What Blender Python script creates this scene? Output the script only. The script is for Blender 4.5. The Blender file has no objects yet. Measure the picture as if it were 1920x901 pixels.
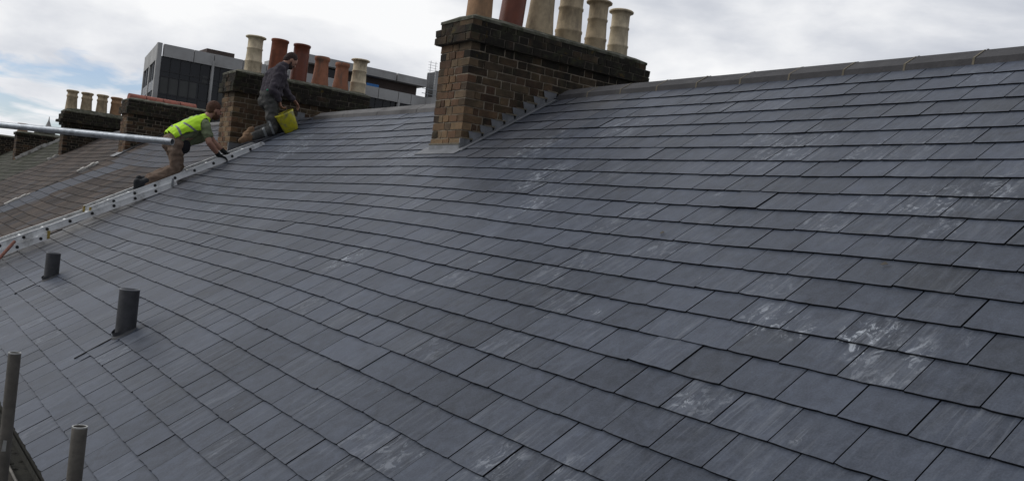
import bpy, bmesh, math, random
from mathutils import Vector, Matrix, noise
random.seed(7)
S = bpy.context.scene
COL = S.collection
R = math.radians

# ------------------------------------------------------------------ camera
cd = bpy.data.cameras.new('camera'); cam = bpy.data.objects.new('camera', cd); COL.objects.link(cam)
Rv = Vector((0.5839716, 0.8042153, 0.1105212)); Uv = Vector((-0.0729929, -0.0835758, 0.9938245)); Fv = Vector((-0.8084857, 0.5884326, -0.0098961))
M = Matrix((Rv, Uv, -Fv)).transposed().to_4x4(); M.translation = Vector((0, -5.2485, -1.1521))
cam.matrix_world = M
cd.sensor_width = 36; cd.lens = 36 * 1707.77 / 1920; cd.clip_end = 3000; cd.clip_start = 0.05
S.camera = cam

# ------------------------------------------------------------------ exposure
S.view_settings.view_transform = 'Standard'; S.view_settings.look = 'None'
S.view_settings.exposure = 0.0; S.view_settings.gamma = 1.0; S.view_settings.use_curve_mapping = False

# ------------------------------------------------------------------ sun and sky
SUN_EL, SUN_AZ = R(38), R(228)          # azimuth measured from +X, counter-clockwise: the sun stands left of the view
sd = Vector((math.cos(SUN_EL) * math.cos(SUN_AZ), math.cos(SUN_EL) * math.sin(SUN_AZ), math.sin(SUN_EL)))
sl = bpy.data.lights.new('sun', 'SUN'); so = bpy.data.objects.new('sun', sl); COL.objects.link(so)
sl.energy = 0.9; sl.angle = R(22); sl.color = (1, .98, .95)
so.rotation_euler = sd.to_track_quat('Z', 'Y').to_euler()

W = bpy.data.worlds.new('World'); S.world = W; W.use_nodes = True
nt = W.node_tree; nt.nodes.clear()
def N(t, typ, **kw):
    n = t.nodes.new(typ)
    for k, v in kw.items():
        if k.startswith('i_'):
            key = k[2:]; key = int(key) if key.isdigit() else key
            n.inputs[key].default_value = v
        else: setattr(n, k, v)
    return n
def mathn(t, op, a, b=None, c=None, clamp=False):
    n = t.nodes.new('ShaderNodeMath'); n.operation = op; n.use_clamp = clamp
    for i, x in enumerate((a, b, c)):
        if x is None: continue
        if isinstance(x, (int, float)): n.inputs[i].default_value = x
        else: t.links.new(x, n.inputs[i])
    return n.outputs[0]
def ramp(t, fac, stops):
    n = t.nodes.new('ShaderNodeValToRGB'); e = n.color_ramp.elements
    while len(e) > 1: e.remove(e[-1])
    e[0].position = stops[0][0]; e[0].color = tuple(stops[0][1]) + (1,)
    for p, c in stops[1:]:
        x = e.new(p); x.color = tuple(c) + (1,)
    t.links.new(fac, n.inputs[0]); return n.outputs[0]
def g(v): return (v, v, v)
def mixc(t, f, a, b, mode='MIX'):
    n = N(t, 'ShaderNodeMix', data_type='RGBA', blend_type=mode)
    for k, x in ((0, f), (6, a), (7, b)):
        if isinstance(x, (int, float)): n.inputs[k].default_value = x
        elif isinstance(x, (tuple, list)): n.inputs[k].default_value = tuple(x) + ((1,) if len(x) == 3 else ())
        else: t.links.new(x, n.inputs[k])
    return n.outputs[2]
sky = N(nt, 'ShaderNodeTexSky', sky_type='NISHITA', sun_disc=False)
sky.sun_elevation = SUN_EL; sky.sun_rotation = math.pi / 2 - SUN_AZ
tc = N(nt, 'ShaderNodeTexCoord')
mp = N(nt, 'ShaderNodeMapping'); mp.inputs['Scale'].default_value = (1, 1, 2.6); mp.inputs['Location'].default_value = (0.3, 1.1, 0.4)
nt.links.new(tc.outputs['Generated'], mp.inputs[0])
n1 = N(nt, 'ShaderNodeTexNoise', i_Scale=4.6, i_Detail=6.0, i_Roughness=.5, i_Distortion=.25)
nt.links.new(mp.outputs[0], n1.inputs['Vector'])
n2 = N(nt, 'ShaderNodeTexNoise', i_Scale=8.0, i_Detail=8.0, i_Roughness=.6, i_Distortion=.1)
nt.links.new(mp.outputs[0], n2.inputs['Vector'])
nn = mathn(nt, 'ADD', mathn(nt, 'MULTIPLY', n1.outputs[0], .8), mathn(nt, 'MULTIPLY', n2.outputs[0], .2))
# brighter cloud where the sun stands behind it
vm = N(nt, 'ShaderNodeVectorMath', operation='DOT_PRODUCT'); nt.links.new(tc.outputs['Generated'], vm.inputs[0]); vm.inputs[1].default_value = (-.97, .12, .2)
gl = mathn(nt, 'POWER', mathn(nt, 'MAXIMUM', vm.outputs['Value'], 0.0), 14.0)
cf = mathn(nt, 'ADD', nn, mathn(nt, 'MULTIPLY', gl, .10))
ew = N(nt, 'ShaderNodeSeparateXYZ'); nt.links.new(tc.outputs['Generated'], ew.inputs[0])
cf = mathn(nt, 'SUBTRACT', cf, mathn(nt, 'MULTIPLY', mathn(nt, 'ADD', ew.outputs['X'], .25, clamp=True), .30))  # unseen eastern clouds dimmed on purpose, so faces turned that way go darker
cc = ramp(nt, cf, [(.12, (.22, .23, .255)), (.34, (.52, .55, .62)), (.44, (.65, .675, .73)), (.52, (.80, .815, .85)), (.62, (.96, .965, .975))])
# blue gap low in the west
dv = N(nt, 'ShaderNodeVectorMath', operation='SUBTRACT'); nt.links.new(tc.outputs['Generated'], dv.inputs[0]); dv.inputs[1].default_value = (-.99, .115, .072)
dm = N(nt, 'ShaderNodeVectorMath', operation='MULTIPLY'); nt.links.new(dv.outputs[0], dm.inputs[0]); dm.inputs[1].default_value = (1, 7.0, 17.0)
dl = N(nt, 'ShaderNodeVectorMath', operation='LENGTH'); nt.links.new(dm.outputs[0], dl.inputs[0])
gap = mathn(nt, 'SUBTRACT', .72, dl.outputs['Value'])
n3 = N(nt, 'ShaderNodeTexNoise', i_Scale=.8, i_Detail=5.0, i_Roughness=.55, i_Distortion=.3)
mp3 = N(nt, 'ShaderNodeMapping'); mp3.inputs['Scale'].default_value = (9, 9, 34); mp3.inputs['Rotation'].default_value = (R(18), 0, 0)
nt.links.new(tc.outputs['Generated'], mp3.inputs[0]); nt.links.new(mp3.outputs[0], n3.inputs['Vector'])
gm = mathn(nt, 'MULTIPLY', mathn(nt, 'ADD', gap, mathn(nt, 'MULTIPLY', mathn(nt, 'SUBTRACT', .53, n3.outputs[0]), 5.0)), 2.2, clamp=True)
b1 = N(nt, 'ShaderNodeBackground', i_Strength=.085); nt.links.new(mixc(nt, 1.0, sky.outputs[0], (.95, 1.08, 1.36), 'MULTIPLY'), b1.inputs[0])
b2 = N(nt, 'ShaderNodeBackground', i_Strength=1.0); nt.links.new(cc, b2.inputs[0])
mx = N(nt, 'ShaderNodeMixShader')
nt.links.new(mathn(nt, 'MULTIPLY', gm, .8), mx.inputs[0]); nt.links.new(b2.outputs[0], mx.inputs[1]); nt.links.new(b1.outputs[0], mx.inputs[2])
wo = N(nt, 'ShaderNodeOutputWorld'); nt.links.new(mx.outputs[0], wo.inputs[0])

# ------------------------------------------------------------------ object helpers
def tag(o, label=None, cat=None, group=None, kind=None):
    if label: o['label'] = label
    if cat: o['category'] = cat
    if group: o['group'] = group
    if kind: o['kind'] = kind
    return o
def empty(name, loc, label, cat, group=None):
    o = bpy.data.objects.new(name, None); COL.objects.link(o); o.location = loc; o.empty_display_size = .1
    return tag(o, label, cat, group)
def link(name, me, mats, parent=None, label=None):
    o = bpy.data.objects.new(name, me); COL.objects.link(o)
    if not isinstance(mats, (list, tuple)): mats = [mats]
    for m in mats: me.materials.append(m)
    if parent:
        o.parent = parent
        o.matrix_parent_inverse = Matrix.Translation(parent.location).inverted()  # parents are never rotated
    if label: o['label'] = label
    return o
class MB:
    "collects vertices and faces, with a colour per face and local coordinates per corner"
    def __init__(s): s.s = []; s.v = []; s.f = []; s.c = []; s.uv = []; s.sm = []
    def quadbox(s, P, col=(0, 0, 0, 0), uv=None, smooth=False):
        "P: 8 points, bottom ring then top ring"
        b = len(s.v); s.v += [tuple(p) for p in P]
        for q in ((3, 2, 1, 0), (4, 5, 6, 7), (0, 1, 5, 4), (1, 2, 6, 5), (2, 3, 7, 6), (3, 0, 4, 7)):
            s.f.append([b + i for i in q]); s.c.append(col); s.sm.append(smooth)
            s.uv.append([uv[i % 4] for i in q] if uv else [(P[i][0] + P[i][1], P[i][2]) for i in q])
    def box(s, a, b, col=(0, 0, 0, 0), j=0.0, T=None):
        x0, y0, z0 = a; x1, y1, z1 = b
        P = [Vector(p) for p in ((x0, y0, z0), (x1, y0, z0), (x1, y1, z0), (x0, y1, z0), (x0, y0, z1), (x1, y0, z1), (x1, y1, z1), (x0, y1, z1))]
        if j: P = [p + Vector([random.uniform(-j, j) for _ in range(3)]) for p in P]
        if T: P = [T @ p for p in P]
        s.quadbox(P, col)
    def poly(s, pts, col=(0, 0, 0, 0), smooth=False):
        b = len(s.v); s.v += [tuple(p) for p in pts]; s.f.append(list(range(b, b + len(pts)))); s.c.append(col); s.sm.append(smooth)
        s.uv.append([(p[0] + p[1], p[2]) for p in pts])
    def tube(s, p0, p1, r0, r1=None, n=16, caps=True, col=(0, 0, 0, 0), inner=None):
        r1 = r0 if r1 is None else r1
        p0 = Vector(p0); p1 = Vector(p1); d = (p1 - p0).normalized(); a = d.orthogonal().normalized(); b_ = d.cross(a)
        base = len(s.v)
        for p, r in ((p0, r0), (p1, r1)):
            for i in range(n):
                t = 2 * math.pi * i / n; s.v.append(tuple(p + a * math.cos(t) * r + b_ * math.sin(t) * r))
        for i in range(n):
            k = (i + 1) % n; s.f.append([base + i, base + k, base + n + k, base + n + i]); s.c.append(col); s.sm.append(True); s.uv.append([(0, 0)] * 4)
        if caps:
            s.f.append([base + i for i in reversed(range(n))]); s.f.append([base + n + i for i in range(n)])
            s.c += [col, col]; s.sm += [False, False]; s.uv += [[(0, 0)] * n] * 2
    def lathe(s, c, prof, n=28, axis=Vector((0, 0, 1)), col=(0, 0, 0, 0), squash=0, wob=0.0):
        "prof: (radius, height) pairs along the axis"
        axis = axis.normalized(); a = Vector((1, 0, 0)); a = (a - axis * a.dot(axis)).normalized(); b_ = axis.cross(a); c = Vector(c)
        base = len(s.v)
        for r, h in prof:
            for i in range(n):
                t = 2 * math.pi * i / n; rr = r * (1 + wob * math.sin(3 * t + h * 9))
                s.v.append(tuple(c + axis * h + a * math.cos(t) * rr + b_ * math.sin(t) * rr))
        for k in range(len(prof) - 1):
            for i in range(n):
                j = (i + 1) % n
                s.f.append([base + k * n + i, base + k * n + j, base + (k + 1) * n + j, base + (k + 1) * n + i]); s.c.append(col); s.sm.append(True); s.uv.append([(0, 0)] * 4)
    def build(s, name, mats, parent=None, label=None, sharp=None):
        me = bpy.data.meshes.new(name); me.from_pydata(s.v, [], s.f); me.update()
        at = me.attributes.new('tint', 'FLOAT_COLOR', 'FACE'); fl = []
        for c in s.c: fl += list(c) + [0] * (4 - len(c))
        at.data.foreach_set('color', fl)
        if len(s.s) == len(s.v) and s.s:
            sa = me.attributes.new('scuff', 'FLOAT', 'POINT'); sa.data.foreach_set('value', s.s)
        uv = me.uv_layers.new(name='UVMap'); fl = []
        for q in s.uv:
            for a in q: fl += [a[0], a[1]]
        uv.data.foreach_set('uv', fl)
        me.polygons.foreach_set('use_smooth', s.sm)
        if any(s.sm):
            try: me.set_sharp_from_angle(angle=R(sharp or 40))
            except Exception: pass
        return link(name, me, mats, parent, label)

# ------------------------------------------------------------------ materials
def mat(name):
    m = bpy.data.materials.new(name); m.use_nodes = True; t = m.node_tree
    return m, t, t.nodes['Principled BSDF']
def noi(t, vec, sc, det=4, rough=.55, scale=None, dist=0):
    n = N(t, 'ShaderNodeTexNoise', i_Scale=sc, i_Detail=float(det), i_Roughness=rough, i_Distortion=float(dist))
    if scale is not None:
        m_ = N(t, 'ShaderNodeMapping'); m_.inputs['Scale'].default_value = scale; t.links.new(vec, m_.inputs[0]); vec = m_.outputs[0]
    t.links.new(vec, n.inputs['Vector']); return n.outputs[0]
def bump(t, b, h, strength=.3, dist=.01):
    n = N(t, 'ShaderNodeBump', i_Strength=strength, i_Distance=dist); t.links.new(h, n.inputs['Height']); t.links.new(n.outputs[0], b.inputs['Normal'])
def simple(name, col, rough=.7, metal=0, var=.25, sc=12, bmp=.15, dirt=None, dsc=3, dth=(.5, .65), spec=.5):
    m, t, b = mat(name); ob = N(t, 'ShaderNodeTexCoord').outputs['Object']
    f = noi(t, ob, sc, 6, .6)
    lo = [c * (1 - var) for c in col]; hi = [min(1, c * (1 + var)) for c in col]
    c = mixc(t, ramp(t, f, [(.3, g(0)), (.7, g(1))]), lo, hi)
    if dirt:
        c = mixc(t, ramp(t, noi(t, ob, dsc, 7, .62), [(dth[0], g(0)), (dth[1], g(1))]), c, dirt)
    t.links.new(c, b.inputs['Base Color']); b.inputs['Roughness'].default_value = rough; b.inputs['Metallic'].default_value = metal
    b.inputs['Specular IOR Level'].default_value = spec
    if bmp: bump(t, b, noi(t, ob, sc * 6, 5, .6), bmp, .01)
    return m
def slate_mat(name, c0, c1, new=True, moss=None, mossth=(.52, .62), rough=.50, patchc=None):
    m, t, b = mat(name)
    at = N(t, 'ShaderNodeAttribute', attribute_name='tint'); sp = N(t, 'ShaderNodeSeparateColor'); t.links.new(at.outputs['Color'], sp.inputs[0])
    tone, dirt = sp.outputs[0], sp.outputs[2]; scuff = N(t, 'ShaderNodeAttribute', attribute_name='scuff').outputs['Fac']
    uv = N(t, 'ShaderNodeUVMap').outputs[0]; ob = N(t, 'ShaderNodeTexCoord').outputs['Object']
    fine = mathn(t, 'ADD', mathn(t, 'MULTIPLY', noi(t, uv, 1, 7, .68, (15, 12, 1), .6), .8), mathn(t, 'MULTIPLY', noi(t, uv, 1, 5, .6, (30, 6, 1)), .2)); grain = noi(t, uv, 1, 4, .7, (150, 110, 1))
    big = noi(t, ob, .9, 5, .6)
    f = mathn(t, 'ADD', mathn(t, 'ADD', mathn(t, 'MULTIPLY', tone, .34), mathn(t, 'MULTIPLY', mathn(t, 'SUBTRACT', fine, .17), .95)), mathn(t, 'ADD', mathn(t, 'MULTIPLY', mathn(t, 'SUBTRACT', grain, .4), .55), mathn(t, 'MULTIPLY', mathn(t, 'SUBTRACT', big, .5), .5)))
    c = mixc(t, ramp(t, f, [(.30, g(0)), (.78, g(1))]), c0, c1)
    # brownish or greenish slates here and there
    c = mixc(t, ramp(t, tone, [(-0.0, g(0)), (.001, g(1))]), (.006, .007, .008), c)  # slate edges turn near-black, partly shade put into their colour
    c = mixc(t, ramp(t, at.outputs['Alpha'], [(.86, g(0)), (.99, g(.10))]), c, (.085, .085, .075))
    rg = mathn(t, 'ADD', mathn(t, 'MULTIPLY', fine, .22), rough - .11)
    if new:
        st = ramp(t, noi(t, uv, 1, 5, .7, (38, 2.4, 1), 1.2), [(.53, g(0)), (.70, g(1))])
        pt = ramp(t, noi(t, uv, 1, 8, .72, (20, 13, 1), .7), [(.53, g(0)), (.60, g(1))])
        smear = ramp(t, noi(t, uv, 1, 6, .65, (24, 3.5, 1), .8), [(.48, g(0)), (.75, g(1))])
        k1 = mathn(t, 'MULTIPLY', mathn(t, 'MULTIPLY', st, mathn(t, 'POWER', scuff, 1.2)), .5)
        k2 = mathn(t, 'MULTIPLY', pt, mathn(t, 'SUBTRACT', mathn(t, 'MULTIPLY', scuff, 2.3), 1.0, clamp=True))
        k3 = mathn(t, 'MULTIPLY', smear, mathn(t, 'MULTIPLY', scuff, .45))
        c = mixc(t, k3, c, (.27, .29, .32)); c = mixc(t, k1, c, (.36, .38, .41)); c = mixc(t, k2, c, (.41, .44, .48))
        c = mixc(t, mathn(t, 'MULTIPLY', dirt, ramp(t, noi(t, ob, 2.2, 5, .6), [(.25, g(.4)), (.6, g(1))])), c, (.20, .175, .14))
    if patchc: c = mixc(t, dirt, c, patchc)
    if moss:
        c = mixc(t, ramp(t, noi(t, ob, 3.2, 8, .7), [(mossth[0], g(0)), (mossth[1], g(1))]), c, moss)
    t.links.new(c, b.inputs['Base Color']); t.links.new(rg, b.inputs['Roughness'])
    b.inputs['Specular IOR Level'].default_value = .27
    bump(t, b, mathn(t, 'ADD', fine, mathn(t, 'MULTIPLY', grain, .35)), .32 if new else .6, .004)
    return m
M_slate = slate_mat('blue_grey_slate', (.021, .026, .037), (.082, .096, .128))
M_old = slate_mat('weathered_brown_slate', (.020, .014, .011), (.098, .073, .057), new=False, rough=.85, patchc=(.095, .102, .118))
M_moss = slate_mat('mossy_slate', (.035, .032, .026), (.095, .088, .07), new=False, moss=(.026, .031, .013), mossth=(.42, .58), rough=.9)
M_under = simple('dark_underlay', (.018, .019, .021), .9, bmp=0)
M_lead = simple('lead_sheet', (.16, .165, .175), .6, .0, .25, 9, .4, dirt=(.10, .105, .11), dsc=6)
M_leadnew = simple('bright_lead', (.20, .205, .215), .42, .25, .2, 9, .3, dirt=(.15, .155, .16), dsc=7, dth=(.45, .6))
M_ridge = simple('grey_concrete_ridge', (.052, .050, .052), .85, var=.2, sc=8, bmp=.35, dirt=(.075, .072, .068), dsc=4, dth=(.55, .75))
M_ridgeL = simple('grey_lead_ridge', (.125, .12, .117), .8, var=.25, sc=6, bmp=.25, dirt=(.075, .07, .068), dsc=3, dth=(.5, .7))
M_mort = simple('yellow_mortar', (.15, .13, .095), .95, var=.25, sc=20, bmp=.4)
M_fillet = simple('white_cement_fillet', (.55, .53, .49), .9, var=.25, sc=14, bmp=.4, dirt=(.25, .23, .2), dsc=9)
M_alu = simple('ladder_aluminium', (.80, .81, .80), .45, .25, .12, 9, .06, dirt=(.36, .35, .33), dsc=7, dth=(.5, .75))
M_galv = simple('galvanised_tube', (.42, .45, .48), .42, .55, .2, 25, .1, dirt=(.26, .28, .30), dsc=12)
M_oldtube = simple('dirty_scaffold_tube', (.115, .105, .09), .62, .25, .28, 18, .25, dirt=(.20, .18, .155), dsc=6, dth=(.55, .75))
M_rim = simple('cut_tube_rim', (.40, .40, .38), .5, .4, .2, 20, 0)
M_black = simple('plain_black', (.015, .015, .015), .55, bmp=0)
M_yelp = simple('yellow_plastic', (.30, .22, .05), .5, bmp=0)
M_rust = simple('rusty_steel', (.16, .05, .028), .75, .2, .4, 30, .3)
M_pipe = simple('grey_lead_pipe', (.045, .046, .050), .65, .1, .3, 14, .3, dirt=(.075, .075, .078), dsc=8, dth=(.55, .75))
M_board = simple('scaffold_board', (.085, .075, .062), .9, var=.3, sc=6, bmp=.3)
M_gut = simple('mossy_gutter', (.026, .025, .019), .95, var=.4, sc=18, bmp=.5, dirt=(.04, .038, .028), dsc=10)
M_concrete = simple('precast_concrete', (.44, .435, .42), .9, var=.10, sc=.6, bmp=0, dirt=(.34, .33, .315), dsc=.5, dth=(.45, .7))
M_glass = simple('dark_office_glass', (.012, .014, .017), .12, 0, .2, .4, 0)
M_blind = simple('window_blind', (.06, .062, .058), .5, 0, .2, .5, 0)
M_frame = simple('dark_metal_frame', (.035, .035, .037), .5, .2, bmp=0)
M_brownp = simple('brown_cladding', (.075, .055, .047), .85, var=.2, sc=1.5, bmp=0)
M_steel = simple('grey_steel', (.28, .29, .30), .6, .3, bmp=0)
M_blue = simple('blue_tarpaulin', (.03, .16, .42), .6, bmp=0)
M_ground = simple('asphalt', (.05, .05, .05), .9, var=.2, sc=.5, bmp=.1)
M_spire = simple('pale_stone', (.30, .29, .27), .9, var=.2, sc=1, bmp=0)

def brick_mat(name, cols, soot=(.020, .017, .013)):
    m, t, b = mat(name)
    at = N(t, 'ShaderNodeAttribute', attribute_name='tint'); sp = N(t, 'ShaderNodeSeparateColor'); t.links.new(at.outputs['Color'], sp.inputs[0])
    ob = N(t, 'ShaderNodeTexCoord').outputs['Object']
    c = ramp(t, sp.outputs[0], [(i / (len(cols) - 1), q) for i, q in enumerate(cols)])
    f = noi(t, ob, 32, 6, .65)
    c = mixc(t, ramp(t, f, [(.3, g(0)), (.72, g(.75))]), c, mixc(t, .5, c, (.30, .21, .13)))
    sn = noi(t, ob, 5.5, 7, .65)
    sf = mathn(t, 'MULTIPLY', mathn(t, 'ADD', mathn(t, 'SUBTRACT', sp.outputs[1], .5), mathn(t, 'MULTIPLY', sn, 1.0)), 1.15, clamp=True)
    c = mixc(t, sf, c, soot)  # soot tint, which also carries the painted shade of the side faces
    # green and ochre growth on the top courses
    mg = mathn(t, 'MULTIPLY', ramp(t, noi(t, ob, 9, 7, .7), [(.5, g(0)), (.62, g(1))]), sp.outputs[2])
    c = mixc(t, mathn(t, 'MULTIPLY', mg, .7), c, (.055, .058, .03))
    lc = mathn(t, 'MULTIPLY', ramp(t, noi(t, ob, 7, 6, .7), [(.62, g(0)), (.68, g(1))]), sp.outputs[2])
    c = mixc(t, mathn(t, 'MULTIPLY', lc, .5), c, (.20, .13, .02))
    t.links.new(c, b.inputs['Base Color']); b.inputs['Roughness'].default_value = .92
    b.inputs['Specular IOR Level'].default_value = .25
    bump(t, b, mathn(t, 'ADD', f, noi(t, ob, 120, 4, .6)), .8, .008)
    return m
BC = [(.045, .027, .020), (.12, .055, .032), (.165, .088, .048), (.21, .13, .068), (.24, .17, .10), (.13, .09, .06)]
M_brick = brick_mat('london_stock_brick', BC)
M_mortar = brick_mat('brick_mortar', [(.30, .26, .20), (.38, .33, .26)], soot=(.085, .075, .062))
M_flaunch = simple('mossy_cement', (.13, .125, .095), .95, var=.35, sc=14, bmp=.7, dirt=(.05, .052, .03), dsc=9, dth=(.42, .6))
def pot_mat(name, col, stain, th=(.48, .68), rough=.8):
    m, t, b = mat(name); ob = N(t, 'ShaderNodeTexCoord').outputs['Object']
    c = mixc(t, ramp(t, noi(t, ob, 14, 6, .6), [(.3, g(0)), (.7, g(1))]), [x * .8 for x in col], [min(1, x * 1.15) for x in col])
    c = mixc(t, ramp(t, noi(t, ob, 1, 7, .68, (9, 9, 3.5)), [(th[0], g(0)), (th[1], g(.85))]), c, stain)
    t.links.new(c, b.inputs['Base Color']); b.inputs['Roughness'].default_value = rough
    bump(t, b, noi(t, ob, 60, 5, .6), .3, .006); return m
M_buff = pot_mat('buff_clay', (.60, .50, .34), (.24, .19, .13))
M_buff2 = pot_mat('stained_buff_clay', (.47, .37, .235), (.19, .15, .10), (.46, .68))
M_tan = pot_mat('tan_clay', (.36, .21, .11), (.20, .13, .08))
M_dred = pot_mat('dark_red_clay', (.17, .043, .018), (.085, .026, .014), (.5, .75), .5)
M_red = pot_mat('terracotta', (.24, .075, .035), (.10, .035, .022))
M_orange = pot_mat('orange_clay', (.34, .14, .075), (.16, .11, .08), (.5, .64))
M_redtile = pot_mat('red_ridge_clay', (.33, .105, .07), (.17, .07, .05))

# ------------------------------------------------------------------ roof surface (metres; u along the ridge, v down the slope)
TH = 0.570255; G0, G = -0.32256, 0.199163
VD = Vector((0, -math.cos(TH), -math.sin(TH))); NN = Vector((0, -math.sin(TH), math.cos(TH)))
DG = [[-0.013, 0.022, 0.056, 0.088, 0.118, 0.145, 0.169], [-0.007, 0.018, 0.042, 0.067, 0.092, 0.117, 0.138], [0.0, 0.013, 0.027, 0.045, 0.065, 0.086, 0.108], [0.001, 0.004, 0.008, 0.023, 0.042, 0.062, 0.086], [-0.005, -0.008, -0.007, 0.007, 0.034, 0.053, 0.074], [-0.011, -0.014, -0.011, 0.003, 0.03, 0.051, 0.074], [-0.016, -0.015, -0.008, 0.009, 0.038, 0.06, 0.081], [-0.017, -0.009, 0.001, 0.018, 0.044, 0.067, 0.088], [-0.014, -0.003, 0.012, 0.029, 0.051, 0.072, 0.093], [-0.006, 0.004, 0.019, 0.038, 0.06, 0.077, 0.09], [0.004, 0.006, 0.016, 0.036, 0.061, 0.075, 0.078], [0.005, 0.002, 0.007, 0.026, 0.05, 0.054, 0.054], [0.005, -0.002, -0.003, 0.009, 0.029, 0.027, 0.027], [0.005, -0.005, -0.01, -0.002, 0.016, 0.012, 0.004], [0.004, -0.004, -0.009, -0.004, 0.005, -0.005, -0.014], [0.006, -0.0, -0.002, 0.002, 0.002, -0.011, -0.023], [0.009, 0.006, 0.005, 0.004, -0.002, -0.013, -0.025], [0.014, 0.011, 0.008, 0.003, -0.004, -0.014, -0.025], [0.02, 0.015, 0.01, 0.003, -0.006, -0.015, -0.024], [0.026, 0.019, 0.011, 0.002, -0.007, -0.015, -0.023]]
WG = [[0.067, 0.04, 0.018, 0.004, -0.005, -0.007, -0.007], [0.029, 0.018, 0.008, 0.0, -0.002, -0.003, -0.0], [-0.015, -0.002, 0.003, -0.004, 0.001, 0.003, 0.003], [-0.032, -0.011, 0.006, 0.004, 0.001, 0.003, -0.0], [-0.02, -0.0, 0.006, 0.007, -0.006, -0.001, 0.001], [-0.009, 0.001, -0.0, 0.007, -0.001, 0.001, 0.006], [-0.006, 0.001, 0.003, 0.004, -0.009, -0.002, 0.01], [-0.002, -0.002, 0.0, 0.003, -0.003, -0.001, 0.019], [-0.004, 0.004, 0.0, 0.002, 0.0, 0.001, 0.024], [-0.016, 0.006, -0.004, 0.0, -0.002, 0.002, 0.028], [-0.033, 0.002, 0.002, 0.002, -0.002, -0.003, 0.03], [-0.012, 0.005, 0.003, -0.0, -0.007, -0.001, 0.032], [-0.003, -0.0, 0.001, 0.007, -0.003, 0.003, 0.037], [-0.01, -0.001, 0.001, 0.005, -0.004, 0.0, 0.038], [-0.009, -0.0, 0.004, 0.005, -0.003, 0.002, 0.025], [-0.007, 0.003, 0.001, -0.001, -0.004, 0.005, 0.014], [-0.004, -0.002, -0.001, -0.001, -0.0, 0.003, 0.007], [-0.004, -0.003, -0.003, -0.001, 0.0, 0.001, 0.002], [-0.004, -0.004, -0.003, -0.002, -0.001, -0.001, -0.002], [-0.004, -0.004, -0.003, -0.003, -0.003, -0.004, -0.005]]
def cr(a, b, c, d, t): return b + .5 * t * (c - a + t * (2 * a - 5 * b + 4 * c - d + t * (3 * (b - c) + d - a)))
def ev(GR, u, v):
    nu, nv = len(GR), len(GR[0]); fu = min(max((u + 14.4) / .8, 0), nu - 1.001); fv = min(max((v + .5) / .9, 0), nv - 1.001)
    i, j = int(fu), int(fv); a, c = fu - i, fv - j
    cl = lambda x, n: min(max(x, 0), n - 1)
    rows = [cr(*[GR[cl(i + di, nu)][cl(j + dj, nv)] for dj in (-1, 0, 1, 2)], c) for di in (-1, 0, 1, 2)]
    return cr(*rows, a)
def D1(u, v): return ev(DG, u, v)
def W1(u, v): return ev(WG, u, v)
def SP(u, v, d=0, Df=D1): return Vector((u, 0, 0)) + VD * v + NN * (Df(u, v) + d)
PARTY = [-13.55, -20.0, -26.5, -33.0, -39.4, -45.8]
def bayD(b, sag=.10, hi=.05):
    a, c = PARTY[b] + (.38 if b == 0 else 0), PARTY[b + 1]
    def f(u, v):
        t = (a - u) / (a - c); t = min(max(t, 0), 1)
        edge = D1(-13.2, v) if b == 0 else hi
        return (edge * (1 - t) + hi * t) - sag * math.sin(math.pi * t) ** .8 * min(1, max(0, (v + .4) / 1.5))
    return f
SC = [(-2.37, 2.61, .95, .2), (-2.2, 2.63, .9, .15), (-1.9, 2.62, 1.0, .22), (-1.7, 2.66, .8, .15), (-2.3, 3.2, .75, .16), (-2.17, 3.2, .5, .16), (-2.24, 1.53, .75, .35), (-2.0, 1.45, .7, .3), (-2.05, 1.3, .55, .4),
      (-5.83, 2.83, .75, .35), (-5.3, 1.4, .75, .5), (-4.9, 1.75, .7, .45), (-6.0, .9, .7, .6), (-5.3, .5, .6, .6), (-2.77, 3.77, .62, .35), (-2.45, 3.7, .6, .3), (-8.8, 1.3, .45, .7), (-7.3, 2.6, .4, .6), (-3.2, 2.0, .42, .5), (-5.6, 4.2, .42, .5), (-1.82, 3.36, .5, .25), (-4.3, 4.38, .55, .25), (-4.1, 3.92, .5, .3), (-3.8, 4.2, .4, .2),
      (-3.81, 2.61, .6, .3), (-2.1, 1.75, .6, .35), (-6.62, 1.95, .5, .5), (-11.3, .8, .8, .7), (-11.8, .5, .75, .6), (-9.5, .4, .5, .9), (-8.2, .7, .5, .8), (-4.64, 1.3, .5, .5), (-3.5, .9, .6, .7), (-2.6, .8, .5, .6), (-7.9, 1.0, .7, .4), (-6.3, 3.7, .45, .5), (-5.1, 3.1, .3, .6), (-8.5, 2.1, .35, .8), (-4.5, .1, .5, .6)]
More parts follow.
